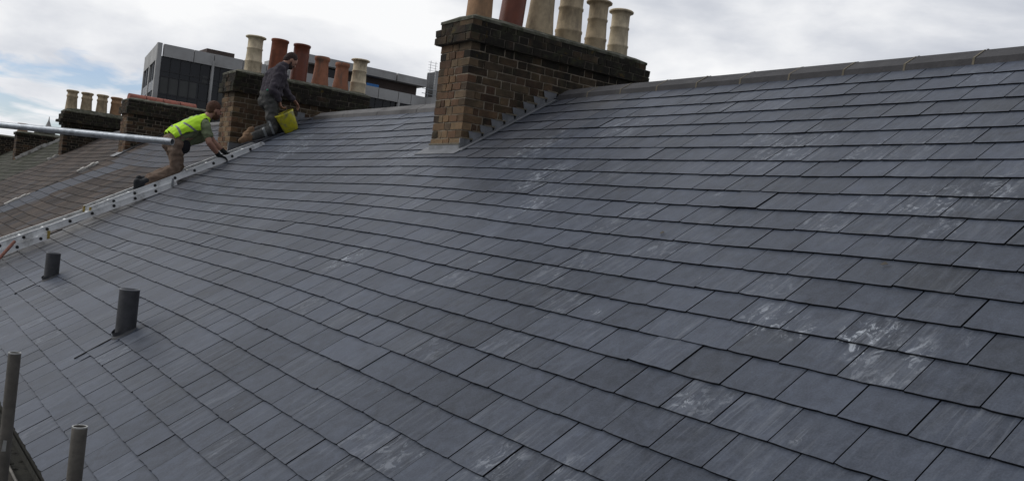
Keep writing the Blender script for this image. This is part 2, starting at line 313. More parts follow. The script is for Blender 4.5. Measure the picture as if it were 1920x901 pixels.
def slates(mb, u0, u1, Df, Wf, kmax=27, kmin=0, near=False, dirtf=None, ww=.25, phase=0.0, lift=0.0, keep=None):
    th = .008
    for k in range(kmin, kmax + 1):
        v1 = G0 + k * G; ov = 1.12 if k > 0 else .6
        off = phase + (0.118 if k % 2 == 0 else 0.243) + random.uniform(-.008, .008)
        i0 = math.floor((u0 - off) / ww); i1 = math.ceil((u1 - off) / ww)
        for i in range(i0, i1 + 1):
            a = i * ww + off; b = a + ww
            a = max(a, u0); b = min(b, u1)
            if b - a < .03: continue
            gj = .0019 + random.random() * .0020 * (2 if random.random() < .15 else 1)
            aa, bb = a + gj, b - gj
            vv1 = v1 + random.gauss(0, .0012) + (random.choice((-1, 1)) * .007 if random.random() < .02 else 0)
            vv0 = v1 - G * ov
            uc = (a + b) / 2
            if keep and not keep(uc, v1): continue
            sc0 = random.random() ** 2.2 * .55; near_b = [q for q in SC if (uc - q[0]) ** 2 + (v1 - .1 - q[1]) ** 2 < (q[3] * 2.2 + .25) ** 2]
            blob = None
            if near and random.random() < .16: blob = (random.uniform(a, b), v1 - random.uniform(0, .18), random.uniform(.45, .85), random.uniform(.03, .10))
            def scf(u, v):
                x = sc0
                for (su, sv, ss, sr) in near_b + ([blob] if blob else []):
                    d2 = ((u - su) ** 2 * 1.2 + (v - sv) ** 2) / (sr * .8) ** 2
                    if d2 < 6: x = max(x, ss * math.exp(-d2))
                return x
            col = (min(1, max(0.01, random.gauss(.5, .15 if near else .3))), 0, dirtf(uc, v1) if dirtf else 0.0, random.random())
            o = (random.random() * 30, random.random() * 30)
            lf = lift + random.uniform(0, .0010) + (.004 if random.random() < .015 else 0)
            rk = random.gauss(0, .0007); sk = random.gauss(0, .0007)
            def T(u, v):       # top surface height above roof surface
                return lf + .0225 + (v - vv1) / G * .0085 + rk * (u - uc) / .125
            n = 7 if near and uc > -9 else (3 if near else 1)
            rows_ = 3 if (near and uc > -9) else 1
            tail = []
            for q in range(n + 1):
                u = aa + (bb - aa) * q / n; v = vv1 + sk * (u - uc) / .125
                if n > 1: v += random.gauss(0, .0011) - (.0045 * random.random() if q in (0, n) else 0)
                tail.append((u, v))
            W_ = lambda u, v: v + Wf(u, v)
            grid = []
            for r_ in range(rows_):
                fr = r_ / rows_
                grid.append([(aa + (bb - aa) * q / n, vv0 + (vv1 - vv0) * fr) for q in range(n + 1)])
            grid.append(tail)
            base = len(mb.v); m = n + 1; R_ = len(grid)
            for row in grid:
                for (u, v) in row: mb.v.append(tuple(SP(u, W_(u, v), T(u, v), Df))); mb.s.append(scf(u, v))
            for (u, v) in tail: mb.v.append(tuple(SP(u + random.gauss(0, .0004), W_(u, v) - random.uniform(.000, .002), T(u, v) - th, Df))); mb.s.append(0)
            for (u, v) in ((aa, vv0), (bb, vv0)): mb.v.append(tuple(SP(u, W_(u, v), T(u, v) - th, Df))); mb.s.append(0)
            uvq = lambda p: (p[0] - aa + o[0], p[1] - vv1 + o[1])
            for r_ in range(R_ - 1):
                for q in range(n):
                    ids = [(r_, q), (r_ + 1, q), (r_ + 1, q + 1), (r_, q + 1)]
                    mb.f.append([base + a_ * m + b_ for a_, b_ in ids]); mb.c.append(col); mb.sm.append(False); mb.uv.append([uvq(grid[a_][b_]) for a_, b_ in ids])
            ec = (-1.2, 0, 0, 0); tb_ = base + (R_ - 1) * m; lb = base + R_ * m  # rough cut edges, darkened further to paint in the shadow gap under tails
            for q in range(n):
                mb.f.append([tb_ + q, lb + q, lb + q + 1, tb_ + q + 1]); mb.c.append(ec); mb.sm.append(False); mb.uv.append([uvq(tail[q])] * 4)
            mb.f.append([base, lb + m] + [lb] + [base + k_ * m for k_ in range(R_ - 1, 0, -1)]); mb.c.append(ec); mb.sm.append(False); mb.uv.append([(0, 0)] * (R_ + 2))
            mb.f.append([lb + m + 1, base + n] + [base + k_ * m + n for k_ in range(1, R_)] + [lb + n]); mb.c.append(ec); mb.sm.append(False); mb.uv.append([(0, 0)] * (R_ + 2))

# slope geometry
RY, RZ = .40, .255         # ridge line
def underlay(u0, u1, Df, Wf):
    mb = MB(); nu = max(2, int((u1 - u0) / .4)); nv = 14
    for i in range(nu):
        for j in range(nv):
            P = []
            for (a, b) in ((0, 0), (0, 1), (1, 1), (1, 0)):
                u = u0 + (u1 - u0) * (i + a) / nu; v = -.40 + 5.40 * (j + b) / nv
                P.append(SP(u, v, -.004, Df))
            mb.poly(P)
    return mb
def ridge_profile():
    # (y offset from ridge, z) on the street side to the rear side
    return [(-.156, -.022), (-.150, .040), (-.030, .116), (.0, .124), (.030, .116), (.150, .040), (.156, -.022), (.134, -.022), (.126, .024), (0, .096), (-.126, .024), (-.134, -.022)]
def make_ridge(root, u0, u1, Df, m, mm, L=.457, wob=.006, first=None, s=1.0):
    u = u0; k = 0
    while u < u1 - .05:
        e = min(u + L, u1); mb = MB()
        dz = random.uniform(-wob, wob) * .5; prof = ridge_profile()
        def P(uu, p, sh):
            d = Df(uu, -.2); return Vector((uu, RY + p[0] * s, RZ - .075 + p[1] * s + d + dz + sh))
        a = u + .006; b = e - .006; n = len(prof)
        base = len(mb.v)
        for uu in (a, b):
            for p in prof: mb.v.append(tuple(P(uu, p, 0)))
        for i in range(n):
            j = (i + 1) % n; mb.f.append([base + i, base + n + i, base + n + j, base + j]); mb.c.append((0, 0, 0, 0)); mb.sm.append(False); mb.uv.append([(0, 0)] * 4)
        # end faces in two halves, so that they stay planar and simple
        for off in (0, n):
            for q in ((0, 1, 10, 11), (1, 2, 3, 9, 10), (3, 4, 5, 8, 9), (5, 6, 7, 8)):
                mb.f.append([base + off + x for x in q]); mb.c.append((0, 0, 0, 0)); mb.sm.append(False); mb.uv.append([(0, 0)] * len(q))
        mb.build('ridge_tile', m, root)
        if mm:
            mo = MB(); pr = [(p[0] * 1.0, p[1]) for p in prof]
            base = 0; d = Df(e, -.2)
            for uu in (e - .0075, e + .0075):
                for p in pr: mo.v.append((uu, RY + p[0] * 1.012 * s, RZ - .072 + p[1] * s + d + random.uniform(-.002, .002)))
            for i in range(n):
                j = (i + 1) % n; mo.f.append([i, n + i, n + j, j]); mo.c.append((0, 0, 0, 0)); mo.sm.append(False); mo.uv.append([(0, 0)] * 4)
            mo.build('mortar_joint', mm, root)
        u = e; k += 1
def rear_and_walls(root, u0, u1, m):
    mb = MB()
    a = Vector((u0, RY + .02, RZ - .03)); s = Vector((0, math.cos(TH), -math.sin(TH))) * 5.4
    n = 14
    for k in range(n):
        p = a + s * (k / n); q = a + s * ((k + 1) / n); w = Vector((u1 - u0, 0, 0)); up = Vector((0, .004, .012))
        mb.quadbox([p - up, p + w - up, q + w, q, p, p + w, q + w + up, q + up], (random.random(), .1, 0, .2))
    mb.build('rear_slope', m, root)
M_wallb = brick_mat('stock_brick_wall', BC)
def house_wall(u0, u1, root):
    mb = MB()
    mb.box((u0 + .01, -4.10, -9.0), (u1 - .01, -3.9, -2.86), (.5, .3, 0, 0)); mb.box((u0 + .01, 4.6, -9.0), (u1 - .01, 4.8, -2.6), (.5, .3, 0, 0))
    mb.build('brick_wall', M_wallb, root)

# ------------------------------------------------------------------ ground
gm_ = MB(); n = 40
gm_.poly([(-900, -900, -9.1), (900, -900, -9.1), (900, 900, -9.1), (-900, 900, -9.1)])
tag(gm_.build('ground', M_ground), kind='structure')

# ------------------------------------------------------------------ roofs
roof = empty('slate_roof', (-6.7, 0, 0), 'newly laid blue-grey slate roof with sagging courses and chalky white scuffs filling the foreground', 'roof', 'terrace roofs')
def dirt1(u, v):
    f = max(0, min(1, (-11.7 - u) / 1.9)) * max(0, min(1, (v - .9) / 1.6)) * .75
    if v < 1.1 and -7.2 < u < -6.0: f = max(f, .15)
    return f * random.uniform(.8, 1.1)
mb = MB(); slates(mb, -13.15, 3.2, D1, W1, near=True, dirtf=dirt1)
so_ = mb.build('slate_courses', M_slate, roof)
underlay(-13.15, 3.2, D1, W1).build('roof_underlay', M_under, roof)
make_ridge(roof, -7.10 + .03, 3.2, D1, M_ridge, M_mort)
make_ridge(roof, -12.95, -7.75, lambda u, v: D1(u, v) + .005, M_ridgeL, None, L=1.04, wob=.002)
rear_and_walls(roof, -13.5, 3.2, M_slate); house_wall(-13.5, 3.2, roof)
fb = MB(); fb.box((-13.15, -4.262, -2.98), (3.2, -4.24, -2.79)); fb.build('fascia_board', M_gut, roof)

nb = empty('slate_roof', (-16.8, 0, 0), 'old brown slate roof just beyond the ladder, with a diagonal run of new grey slates', 'roof', 'terrace roofs')
D2 = bayD(0, .13, .06); zero = lambda u, v: 0.0
def patch2(u, v):
    # the run of replacement slates, and newer slates near the next chimney
    c = -18.95 - (v - 1.7) * .45
    if abs(u - c) < .5 and v > 1.3: return random.uniform(.8, 1)
    if v < 1.35 and u > -19.6: return random.uniform(.55, .9)
    if v < 1.9 and u > -19.6: return random.uniform(.0, .3)
    return random.random() ** 6 * .4
mb = MB(); slates(mb, -20.0, -13.17, D2, zero, dirtf=patch2); mb.build('slate_courses', M_old, nb)
underlay(-20.0, -13.17, D2, zero).build('roof_underlay', M_under, nb)
make_ridge(nb, -19.7, -14.15, D2, M_ridgeL, None, L=.457); rear_and_walls(nb, -20.0, -13.52, M_old); house_wall(-20, -13.52, nb)
f_ = MB()
def strip(mb, u, v0, v1, w, Df, h=.03):
    n = 6
    for i in range(n):
        a = v0 + (v1 - v0) * i / n; b = v0 + (v1 - v0) * (i + 1) / n
        j = random.uniform(.6, 1.25); P = []
        for hh in (-.01, h * j):
            for (uu, vv) in ((u - w * j, a), (u + w * j, a), (u + w * j, b), (u - w * j, b)): P.append(SP(uu, vv, hh + .012, Df))
        mb.quadbox([P[0], P[3], P[2], P[1], P[4], P[7], P[6], P[5]])
strip(f_, -20.0, 1.42, 1.86, .05, D2, .05); strip(f_, -19.97, 2.82, 3.32, .03, D2, .035); f_.build('cement_fillet', M_fillet, nb)

for b, (m, lab, pm) in enumerate([(M_old, 'dark brown weathered slate roof between the second and third chimneys beyond the ladder', 0), (M_moss, 'mossy green-grey slate roof beside the low brick party stack at far left', 1), (M_moss, 'farthest visible slope of mossy slates at the left edge', 1), (M_moss, 'furthest mossy slate roof behind the low brick stacks', 1)]):
    a, c = PARTY[b + 1], PARTY[b + 2]
    rr = empty('slate_roof', ((a + c) / 2, 0, 0), lab, 'roof', 'terrace roofs'); Df = bayD(b + 1, .05, .06)
    mb = MB(); slates(mb, c, a - .02, Df, zero, dirtf=lambda u, v: random.random() ** 6 * .3)
    mb.build('slate_courses', m, rr); underlay(c, a - .02, Df, zero).build('roof_underlay', M_under, rr)
    make_ridge(rr, c + .1, a - .7, Df, M_ridgeL, None, L=.457); rear_and_walls(rr, c, a - .02, m); house_wall(c, a - .02, rr)
    if b == 1:
        f_ = MB(); strip(f_, -26.62, 1.02, 1.3, .09, Df, .05); f_.build('cement_fillet', M_fillet, rr)

def seam(root, u, Df):
    mb = MB()
    for i in range(16):
        a = .9 + i * .26; j = random.uniform(.8, 1.3); P = []
        for h in (-.03, .018 * j):
            for (uu, vv) in ((u - .03 * j, a), (u + .02, a), (u + .02, a + .27), (u - .03, a + .27)): P.append(SP(uu, vv, h, Df))
        mb.quadbox([P[0], P[3], P[2], P[1], P[4], P[7], P[6], P[5]])
    mb.build('shadow_seam', M_old, root)  # near-black strip painting the shadow line along the party boundary
seam(nb, -19.97, D2)
seam([o for o in COL.objects if o.get('label', '').startswith('dark brown weathered')][0], -26.45, bayD(1, .05, .06))
# ------------------------------------------------------------------ chimney stacks
def brick_wall_shell(mb, mo, x0, x1, y0, y1, z0, n, soot, moss, jit=.0034, ch=.075, proj=0.0, tone=.45, side_shade=.25):
    "n courses of bricks round a rectangular stack; soot(z) and moss(z) give face colours"
    for k in range(n):
        z = z0 + k * ch; za, zb = z + .0055, z + ch - .0055
        even = k % 2 == 0
        def put(a, b, face):
            t = min(1, max(0, random.gauss(tone, .22))); s = min(1, max(0, soot(z) + random.gauss(0, .10) + (side_shade if face in 'ew' else 0)))  # side faces get their shade painted in as extra soot tint
            col = (t, s, moss(z), random.random()); dp = .1 + random.random() * .002; pj = random.uniform(-.003, .004)
            if face == 's': A, B = (a, y0 - pj, za), (b, y0 + dp, zb)
            elif face == 'n': A, B = (a, y1 - dp, za), (b, y1 + pj, zb)
            elif face == 'e': A, B = (x1 - dp, a, za), (x1 + pj, b, zb)
            else: A, B = (x0 - pj, a, za), (x0 + dp, b, zb)
            mb.box(A, B, col, jit)
        def run(s, e, face, start, first=0):
            p = s; i = start
            if first: put(p, p + first, face); p += first + .008
            while p < e - .03:
                L = .215 if i % 2 == 0 else .1025
                q = min(p + L, e)
                if e - q < .06: q = e
                put(p + (.004 if p > s else 0), q - (.004 if q < e else 0), face); p = q + .008; i += 1
        if even:
            run(x0, x1, 's', 0); run(x0, x1, 'n', 0); run(y0 + .108, y1 - .108, 'e', 0, .055); run(y0 + .108, y1 - .108, 'w', 0, .055)
        else:
            run(x0 + .108, x1 - .108, 's', 1, .06); run(x0 + .108, x1 - .108, 'n', 1, .06); run(y0, y1, 'e', 0); run(y0, y1, 'w', 0)
    i = .007
    mo.box((x0 + i, y0 + i, z0 + .001), (x1 - i, y1 - i, z0 + n * ch - .002), (.5, max(0, soot(z0 + n * ch * .5)) , moss(z0), 0))
def pot_profile(kind, r, h):
    if kind == 'roll':      # buff pot with a wide lip and two bands
        return [(r * 1.16, -.05), (r * 1.14, 0), (r * 1.12, h * .22), (r * 1.17, h * .235), (r * 1.17, h * .265), (r * 1.09, h * .28), (r * 1.0, h * .60), (r * 1.07, h * .615), (r * 1.07, h * .645), (r * .99, h * .66), (r * 1.0, h * .90), (r * 1.12, h * .935), (r * 1.36, h * .955), (r * 1.38, h * .98), (r * 1.25, h), (r * .86, h), (r * .84, h * .93), (r * .8, h * .5)]
    if kind == 'plain':     # tall tapering pot with a small lip
        return [(r * 1.12, -.05), (r * 1.08, 0), (r * 1.0, h * .5), (r * .98, h * .88), (r * 1.05, h * .91), (r * 1.07, h * .96), (r * 1.02, h), (r * .85, h), (r * .83, h * .6)]
    if kind == 'tall':
        return [(r * 1.05, -.05), (r * 1.04, 0), (r * 1.0, h * .7), (r * 1.0, h * .93), (r * 1.09, h * .945), (r * 1.1, h * .985), (r * 1.05, h), (r * .88, h), (r * .85, h * .6)]
    if kind == 'squat':     # small old pot with collar
        return [(r * 1.22, -.05), (r * 1.2, 0), (r * 1.02, h * .62), (r * 1.13, h * .66), (r * 1.14, h * .72), (r * 1.0, h * .76), (r * .98, h * .86), (r * 1.24, h * .91), (r * 1.26, h * .97), (r * 1.1, h), (r * .8, h), (r * .78, h * .6)]
    if kind == 'flare':     # orange pot, wider at its foot
        return [(r * 1.32, -.05), (r * 1.28, 0), (r * 1.1, h * .35), (r * 1.0, h * .7), (r * 1.0, h * .84), (r * 1.12, h * .87), (r * 1.16, h * .95), (r * 1.08, h), (r * .85, h), (r * .8, h * .6)]
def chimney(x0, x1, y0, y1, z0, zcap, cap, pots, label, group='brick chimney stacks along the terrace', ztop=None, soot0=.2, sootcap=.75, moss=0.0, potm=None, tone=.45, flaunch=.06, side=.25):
    st = empty('chimney_stack', ((x0 + x1) / 2, (y0 + y1) / 2, z0), label, 'chimney', group)
    mb, mo = MB(), MB(); n = int(round((zcap - z0) / .075)); z0 = zcap - n * .075
    def soot(z):
        t = (z - z0) / (zcap - z0); return soot0 + .35 * max(0, (t - .72) / .28) ** 1.5
    brick_wall_shell(mb, mo, x0, x1, y0, y1, z0, n, soot, lambda z: moss * .5, tone=tone, side_shade=side)
    mb.build('brick_shaft', M_brick, st); mo.build('mortar_core', M_mortar, st)
    mb, mo = MB(), MB(); z = zcap
    for (pr, nc) in cap:
        brick_wall_shell(mb, mo, x0 - pr, x1 + pr, y0 - pr, y1 + pr, z, nc, lambda z: sootcap, lambda z: moss, jit=.004, tone=tone - .1, side_shade=side * .4); z += nc * .075
    mb.build('brick_cap', M_brick, st); mo.build('cap_core', M_mortar, st)
    # cement flaunching, an uneven low mound
    fl = MB(); pr = cap[-1][0]; nx, ny = 6, 26; X0, X1, Y0, Y1 = x0 - pr - .004, x1 + pr + .004, y0 - pr - .004, y1 + pr + .004
    def Hh(a, b):
        e = min(a, 1 - a, 0.28) / .28; e2 = min(b * (Y1 - Y0), (1 - b) * (Y1 - Y0), .14) / .14
        return z + .006 + flaunch * (min(e, e2) ** .6) + .012 * (noise.noise(Vector((a * 3 + x0, b * 9, 1))) ) * min(1, e * 3)
    gr = [[Vector((X0 + (X1 - X0) * i / nx, Y0 + (Y1 - Y0) * j / ny, Hh(i / nx, j / ny))) for j in range(ny + 1)] for i in range(nx + 1)]
    for i in range(nx):
        for j in range(ny): fl.poly([gr[i][j], gr[i + 1][j], gr[i + 1][j + 1], gr[i][j + 1]], smooth=True)
    for i in range(nx):
        for (j, s) in ((0, 1), (ny, -1)):
            a, b = gr[i][j], gr[i + 1][j]; q = [a, Vector((a.x, a.y, z - .02)), Vector((b.x, b.y, z - .02)), b]; fl.poly(q if s > 0 else q[::-1])
    for j in range(ny):
        for (i, s) in ((0, -1), (nx, 1)):
            a, b = gr[i][j], gr[i][j + 1]; q = [a, Vector((a.x, a.y, z - .02)), Vector((b.x, b.y, z - .02)), b]; fl.poly(q if s > 0 else q[::-1])
    fl.build('cement_flaunching', M_flaunch, st)
    for (py, kind, r, h, m, zb, lab, lean) in pots:
        pb = MB(); pb.lathe(((x0 + x1) / 2, py, zb), pot_profile(kind, r, h), 30, Vector((lean[0], lean[1], 1)), wob=.006)
        pb.build('chimney_pot', m, st, lab, sharp=55)
    return st
# --- the near stack
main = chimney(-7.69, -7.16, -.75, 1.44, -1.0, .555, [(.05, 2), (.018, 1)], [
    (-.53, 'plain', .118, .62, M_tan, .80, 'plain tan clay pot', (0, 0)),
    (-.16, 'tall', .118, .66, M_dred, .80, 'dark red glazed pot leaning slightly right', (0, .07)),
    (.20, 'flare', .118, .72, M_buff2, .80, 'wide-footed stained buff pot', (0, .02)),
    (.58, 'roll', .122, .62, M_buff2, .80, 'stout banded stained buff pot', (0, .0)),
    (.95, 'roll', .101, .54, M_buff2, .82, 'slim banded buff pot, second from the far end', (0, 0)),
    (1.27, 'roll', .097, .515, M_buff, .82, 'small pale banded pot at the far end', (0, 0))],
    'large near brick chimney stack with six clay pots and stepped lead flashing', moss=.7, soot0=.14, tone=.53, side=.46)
# lead work on the near stack
def line_z(y): return y * math.tan(TH)     # roof plane height under a point on the side face
def side_flash(x, root, ya, yb, thick=.004, first=-.42, m=M_lead):
    mb = MB(); k0 = None; ch = .075; zj = .555 - 14 * ch + .0
    pts = []; z = -.345; y = ya
    tops = []
    while y < yb - .02:
        yn = min(y + ch / math.tan(TH) + .0, yb)
        tops.append((y, yn, z)); z += ch; y = yn
    for (a, b, zz) in tops:
        # one tapering step: quad from roof to joint
        q = [(a - .0, line_z(a) - .01), (b, line_z(b) - .01), (b + .004, zz), (a - (.045 if a > ya else 0), zz)]
        P = [Vector((x + .002, p[0], p[1])) for p in q]; Q = [Vector((x + .002 + thick, p[0], p[1])) for p in q]
        mb.quadbox([P[0], P[1], P[2], P[3], Q[0], Q[1], Q[2], Q[3]])
    return mb
sf = side_flash(-7.16 + .004, main, -.75, .30); sf.build('stepped_flashing', M_lead, main)
pk = MB(); z = -.345; y = -.75
while y < .26:
    yn = y + .075 / math.tan(TH)
    pk.box((-7.158, y, z - .002), (-7.147, yn + .008, z + .010), j=.002); z += .075; y = yn
pk.build('mortar_pointing', M_mort, main)
sk = MB()
def soaker(mb, u0, u1, v0, v1, h, Df=D1, n=12):
    for i in range(n):
        a = v0 + (v1 - v0) * i / n; b = v0 + (v1 - v0) * (i + 1) / n
        P = [SP(u0, a, h, Df), SP(u0, b, h, Df), SP(u1, b, h, Df), SP(u1, a, h, Df)]
        Q = [p + NN * .005 for p in P]; mb.quadbox(P + Q)
soaker(sk, -7.163, -7.05, -.30, .93, .020); sk.build('side_soaker', M_leadnew, main)
rl = MB(); rl.tube(SP(-7.05, .90, .026), SP(-7.05, -.28, .026), .009, n=8); rl.build('soaker_roll', M_lead, main)
ap = MB()
ap.box((-7.70, -.764, -.535), (-7.152, -.752, -.40)); ap.box((-7.158, -.764, -.50), (-7.145, -.72, -.35))
ap.build('front_flashing', M_leadnew, main)
ap = MB(); soaker(ap, -7.80, -7.07, .865, 1.0, .022, n=3); ap.build('front_apron', M_lead, main)
ap = MB(); ap.box((-7.70, -.768, -.408), (-7.152, -.75, -.392), j=.002); ap.build('apron_pointing', M_mort, main)
ap = MB(); soaker(ap, -7.78, -7.69, -.3, .9, .022, n=8); ap.build('far_soaker', M_lead, main)

# --- the second stack, behind the worker in the jacket
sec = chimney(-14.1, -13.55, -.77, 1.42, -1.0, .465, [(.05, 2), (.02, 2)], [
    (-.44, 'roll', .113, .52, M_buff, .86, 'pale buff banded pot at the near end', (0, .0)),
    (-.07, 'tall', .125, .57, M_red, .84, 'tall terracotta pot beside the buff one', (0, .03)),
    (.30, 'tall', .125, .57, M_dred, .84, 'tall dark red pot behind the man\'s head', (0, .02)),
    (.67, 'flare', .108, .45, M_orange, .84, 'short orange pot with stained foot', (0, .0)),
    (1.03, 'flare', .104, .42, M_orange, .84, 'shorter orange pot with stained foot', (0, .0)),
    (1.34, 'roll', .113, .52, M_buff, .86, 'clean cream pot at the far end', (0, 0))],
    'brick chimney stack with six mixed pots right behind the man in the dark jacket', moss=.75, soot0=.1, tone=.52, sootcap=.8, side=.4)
ap = MB(); ap.box((-13.56, -.785, -.56), (-13.535, -.60, -.30)); ap.box((-14.11, -.785, -.56), (-13.55, -.775, -.42)); ap.build('lead_flashing', M_lead, sec)
ap = MB(); y = -.6
while y < .28:
    yn = y + .12; z1 = line_z(y) + .17
    ap.box((-13.548, y, line_z(y) - .05), (-13.541, yn, z1)); y = yn
ap.build('side_flashing', M_lead, sec)
# --- the third stack, capped with red tiles
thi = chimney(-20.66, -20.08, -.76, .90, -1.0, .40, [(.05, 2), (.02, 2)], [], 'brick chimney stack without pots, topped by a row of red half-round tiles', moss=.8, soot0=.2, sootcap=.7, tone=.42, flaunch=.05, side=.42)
for i, y in enumerate((-.56, -.21, .14, .49)):
    t_ = MB(); m_ = 12; prof = [(math.cos(math.pi * k / m_) * .135, math.sin(math.pi * k / m_) * .125) for k in range(m_ + 1)]
    A = [Vector((-20.37 + p[0], y - .165, .715 + p[1] + random.uniform(-.004, .004))) for p in prof]; B = [Vector((-20.37 + p[0], y + .165, .715 + p[1])) for p in prof]
    for k in range(m_): t_.poly([A[k], A[k + 1], B[k + 1], B[k]], smooth=True)
    t_.poly(A[::-1]); t_.poly(B); t_.poly([A[0], B[0], B[-1], A[-1]])
    t_.build('half_round_tile', M_redtile, thi, sharp=60)
ap = MB(); ap.box((-20.67, -.79, -.58), (-20.07, -.77, -.42)); ap.box((-20.08, -.79, -.58), (-20.065, -.5, -.36)); ap.build('lead_flashing', M_leadnew, thi)
ap = MB(); soaker(ap, -20.25, -19.9, .93, 1.12, .035, D2, 2); ap.build('lead_apron', M_leadnew, thi)
ap = MB(); soaker(ap, -20.08, -19.93, -.3, .95, .03, D2, 6); ap.build('side_flashing', M_pipe, thi)
# --- the fourth stack with four small pots
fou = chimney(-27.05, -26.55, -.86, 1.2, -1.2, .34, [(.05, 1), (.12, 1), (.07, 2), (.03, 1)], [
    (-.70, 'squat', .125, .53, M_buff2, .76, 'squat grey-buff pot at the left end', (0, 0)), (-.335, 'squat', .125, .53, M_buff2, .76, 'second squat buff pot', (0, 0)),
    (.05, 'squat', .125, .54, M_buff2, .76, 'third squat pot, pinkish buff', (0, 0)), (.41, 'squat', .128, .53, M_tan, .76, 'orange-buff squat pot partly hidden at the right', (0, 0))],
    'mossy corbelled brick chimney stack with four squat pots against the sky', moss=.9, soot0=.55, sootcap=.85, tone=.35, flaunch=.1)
# --- low stacks at far left
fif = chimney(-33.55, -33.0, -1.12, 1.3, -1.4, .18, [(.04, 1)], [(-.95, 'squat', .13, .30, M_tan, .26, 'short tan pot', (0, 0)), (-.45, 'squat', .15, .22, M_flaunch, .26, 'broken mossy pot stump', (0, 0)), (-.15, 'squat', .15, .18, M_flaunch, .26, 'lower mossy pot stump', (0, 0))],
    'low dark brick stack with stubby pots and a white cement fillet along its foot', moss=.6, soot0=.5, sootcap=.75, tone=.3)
f_ = MB()
for i in range(10):
    v0 = 1.25 - i * .165; P = []
    for h in (-.02, .10 * random.uniform(.7, 1.2)):
        for (uu, vv) in ((-33.0, v0), (-32.86, v0), (-32.86, v0 - .165), (-33.0, v0 - .165)): P.append(SP(uu, vv, h + .06, zero))
    f_.quadbox(P)
f_.build('cement_fillet', M_fillet, fif)
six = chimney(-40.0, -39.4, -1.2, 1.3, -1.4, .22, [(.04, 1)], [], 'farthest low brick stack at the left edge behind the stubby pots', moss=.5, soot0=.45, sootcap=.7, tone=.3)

# ------------------------------------------------------------------ office block far behind
off = empty('office_block', (-75, 25, -9), 'grey concrete office block with dark strip glazing behind the chimneys', 'building')
def b_(name, m, boxes, T=None, lab=None):
    mb = MB()
    for a, c in boxes: mb.box(a, c, T=T)
    return mb.build(name, m, off, lab)
X = -75.0
ys = [13.62, 16.0, 17.62, 20.0, 22.0, 24.0, 26.2, 28.4, 30.6, 32.6, 34.65, 36.0, 38.5]
# parapet panels with shadow gaps
for i in range(len(ys) - 1):
    b_('parapet_panel', M_concrete, [((X - .35, ys[i] + .03, 9.50), (X, ys[i + 1] - .03, 10.47))])
b_('parapet_panel', M_concrete, [((X - .35, 38.53, 9.6), (X, 44, 10.6))])
b_('corner_column', M_concrete, [((X - .4, 13.17, -9), (X + .03, 13.50, 10.5))]); b_('facade_column', M_concrete, [((X - .3, 17.50, -9), (X + .06, 17.66, 9.9))])
for y in (22.0, 26.3, 30.6, 34.75, 39.0): b_('facade_column', M_concrete, [((X - .3, y - .09, -9), (X + .06, y + .09, 9.9))])
b_('roof_slab', M_concrete, [((X - 9, 15.0, 9.2), (X - .36, 44, 10.2))])
b_('core', M_brownp, [((X - 9, 15.4, -9), (X - 1.0, 43.5, 9.2))])
g_ = b_('glazing', M_glass, [((X - .9, 13.5, -9), (X - .25, 44, 9.52))])
for z in (8.35, 7.95, 6.55, 5.0, 3.4): b_('glazing_bar', M_frame, [((X - .24, 13.5, z), (X - .20, 44, z + .09))])
yy = 14.3
while yy < 43:
    if abs(yy - 17.58) > .3: b_('mullion', M_frame, [((X - .24, yy, -9), (X - .19, yy + .05, 9.5))])
    yy += .79
for (a, c) in ((13.7, 15.05), (15.15, 16.5), (18.3, 19.6)): b_('window_blind', M_blind, [((X - .249, a, 6.66), (X - .243, c, 7.9))])
b_('window_blind', M_blind, [((X - .249, 16.9, 7.9), (X - .243, 17.3, 8.6))])
# the angled end face
dv_ = Vector((-.989, .148, 0)); T = Matrix((Vector((-dv_.x, -dv_.y, 0)), Vector((-dv_.y * -1, -dv_.x * 1, 0)) , Vector((0, 0, 1)))).transposed().to_4x4()
# local frame: x runs back along the end face, y points out of it
ex = dv_; ey = Vector((-.148, -.989, 0)); T = Matrix(((ex.x, ey.x, 0, X), (ex.y, ey.y, 0, 13.17), (0, 0, 1, 0), (0, 0, 0, 1)))
EL = 10.3
b_('end_panel', M_concrete, [((0.05, -.3, 9.2), (EL / 2 - .03, .02, 10.5)), ((EL / 2 + .03, -.3, 9.2), (EL, .02, 10.5))], T)
b_('end_column', M_concrete, [((0.0, -.3, -9), (.55, .03, 9.25)), ((EL / 2 - .35, -.3, -9), (EL / 2 + .35, .03, 9.2)), ((EL - .5, -.3, -9), (EL, .03, 9.2))], T)
b_('end_spandrel', M_steel, [((.55, -.3, 6.9), (EL / 2 - .35, -.03, 7.7)), ((EL / 2 + .35, -.3, 6.9), (EL - .5, -.03, 7.7)), ((.55, -.3, 4.2), (EL - .5, -.03, 5.0))], T)
b_('end_window', M_glass, [((.5, -.36, -9), (EL - .4, -.14, 9.25))], T)
b_('end_mullion', M_steel, [((2.6, -.14, -9), (2.75, -.02, 9.2)), ((7.6, -.14, -9), (7.8, -.02, 9.2))], T)
b_('rooftop_box', M_brownp, [((X - 6, 17.3, 10.2), (X - 1.2, 19.6, 11.0))])
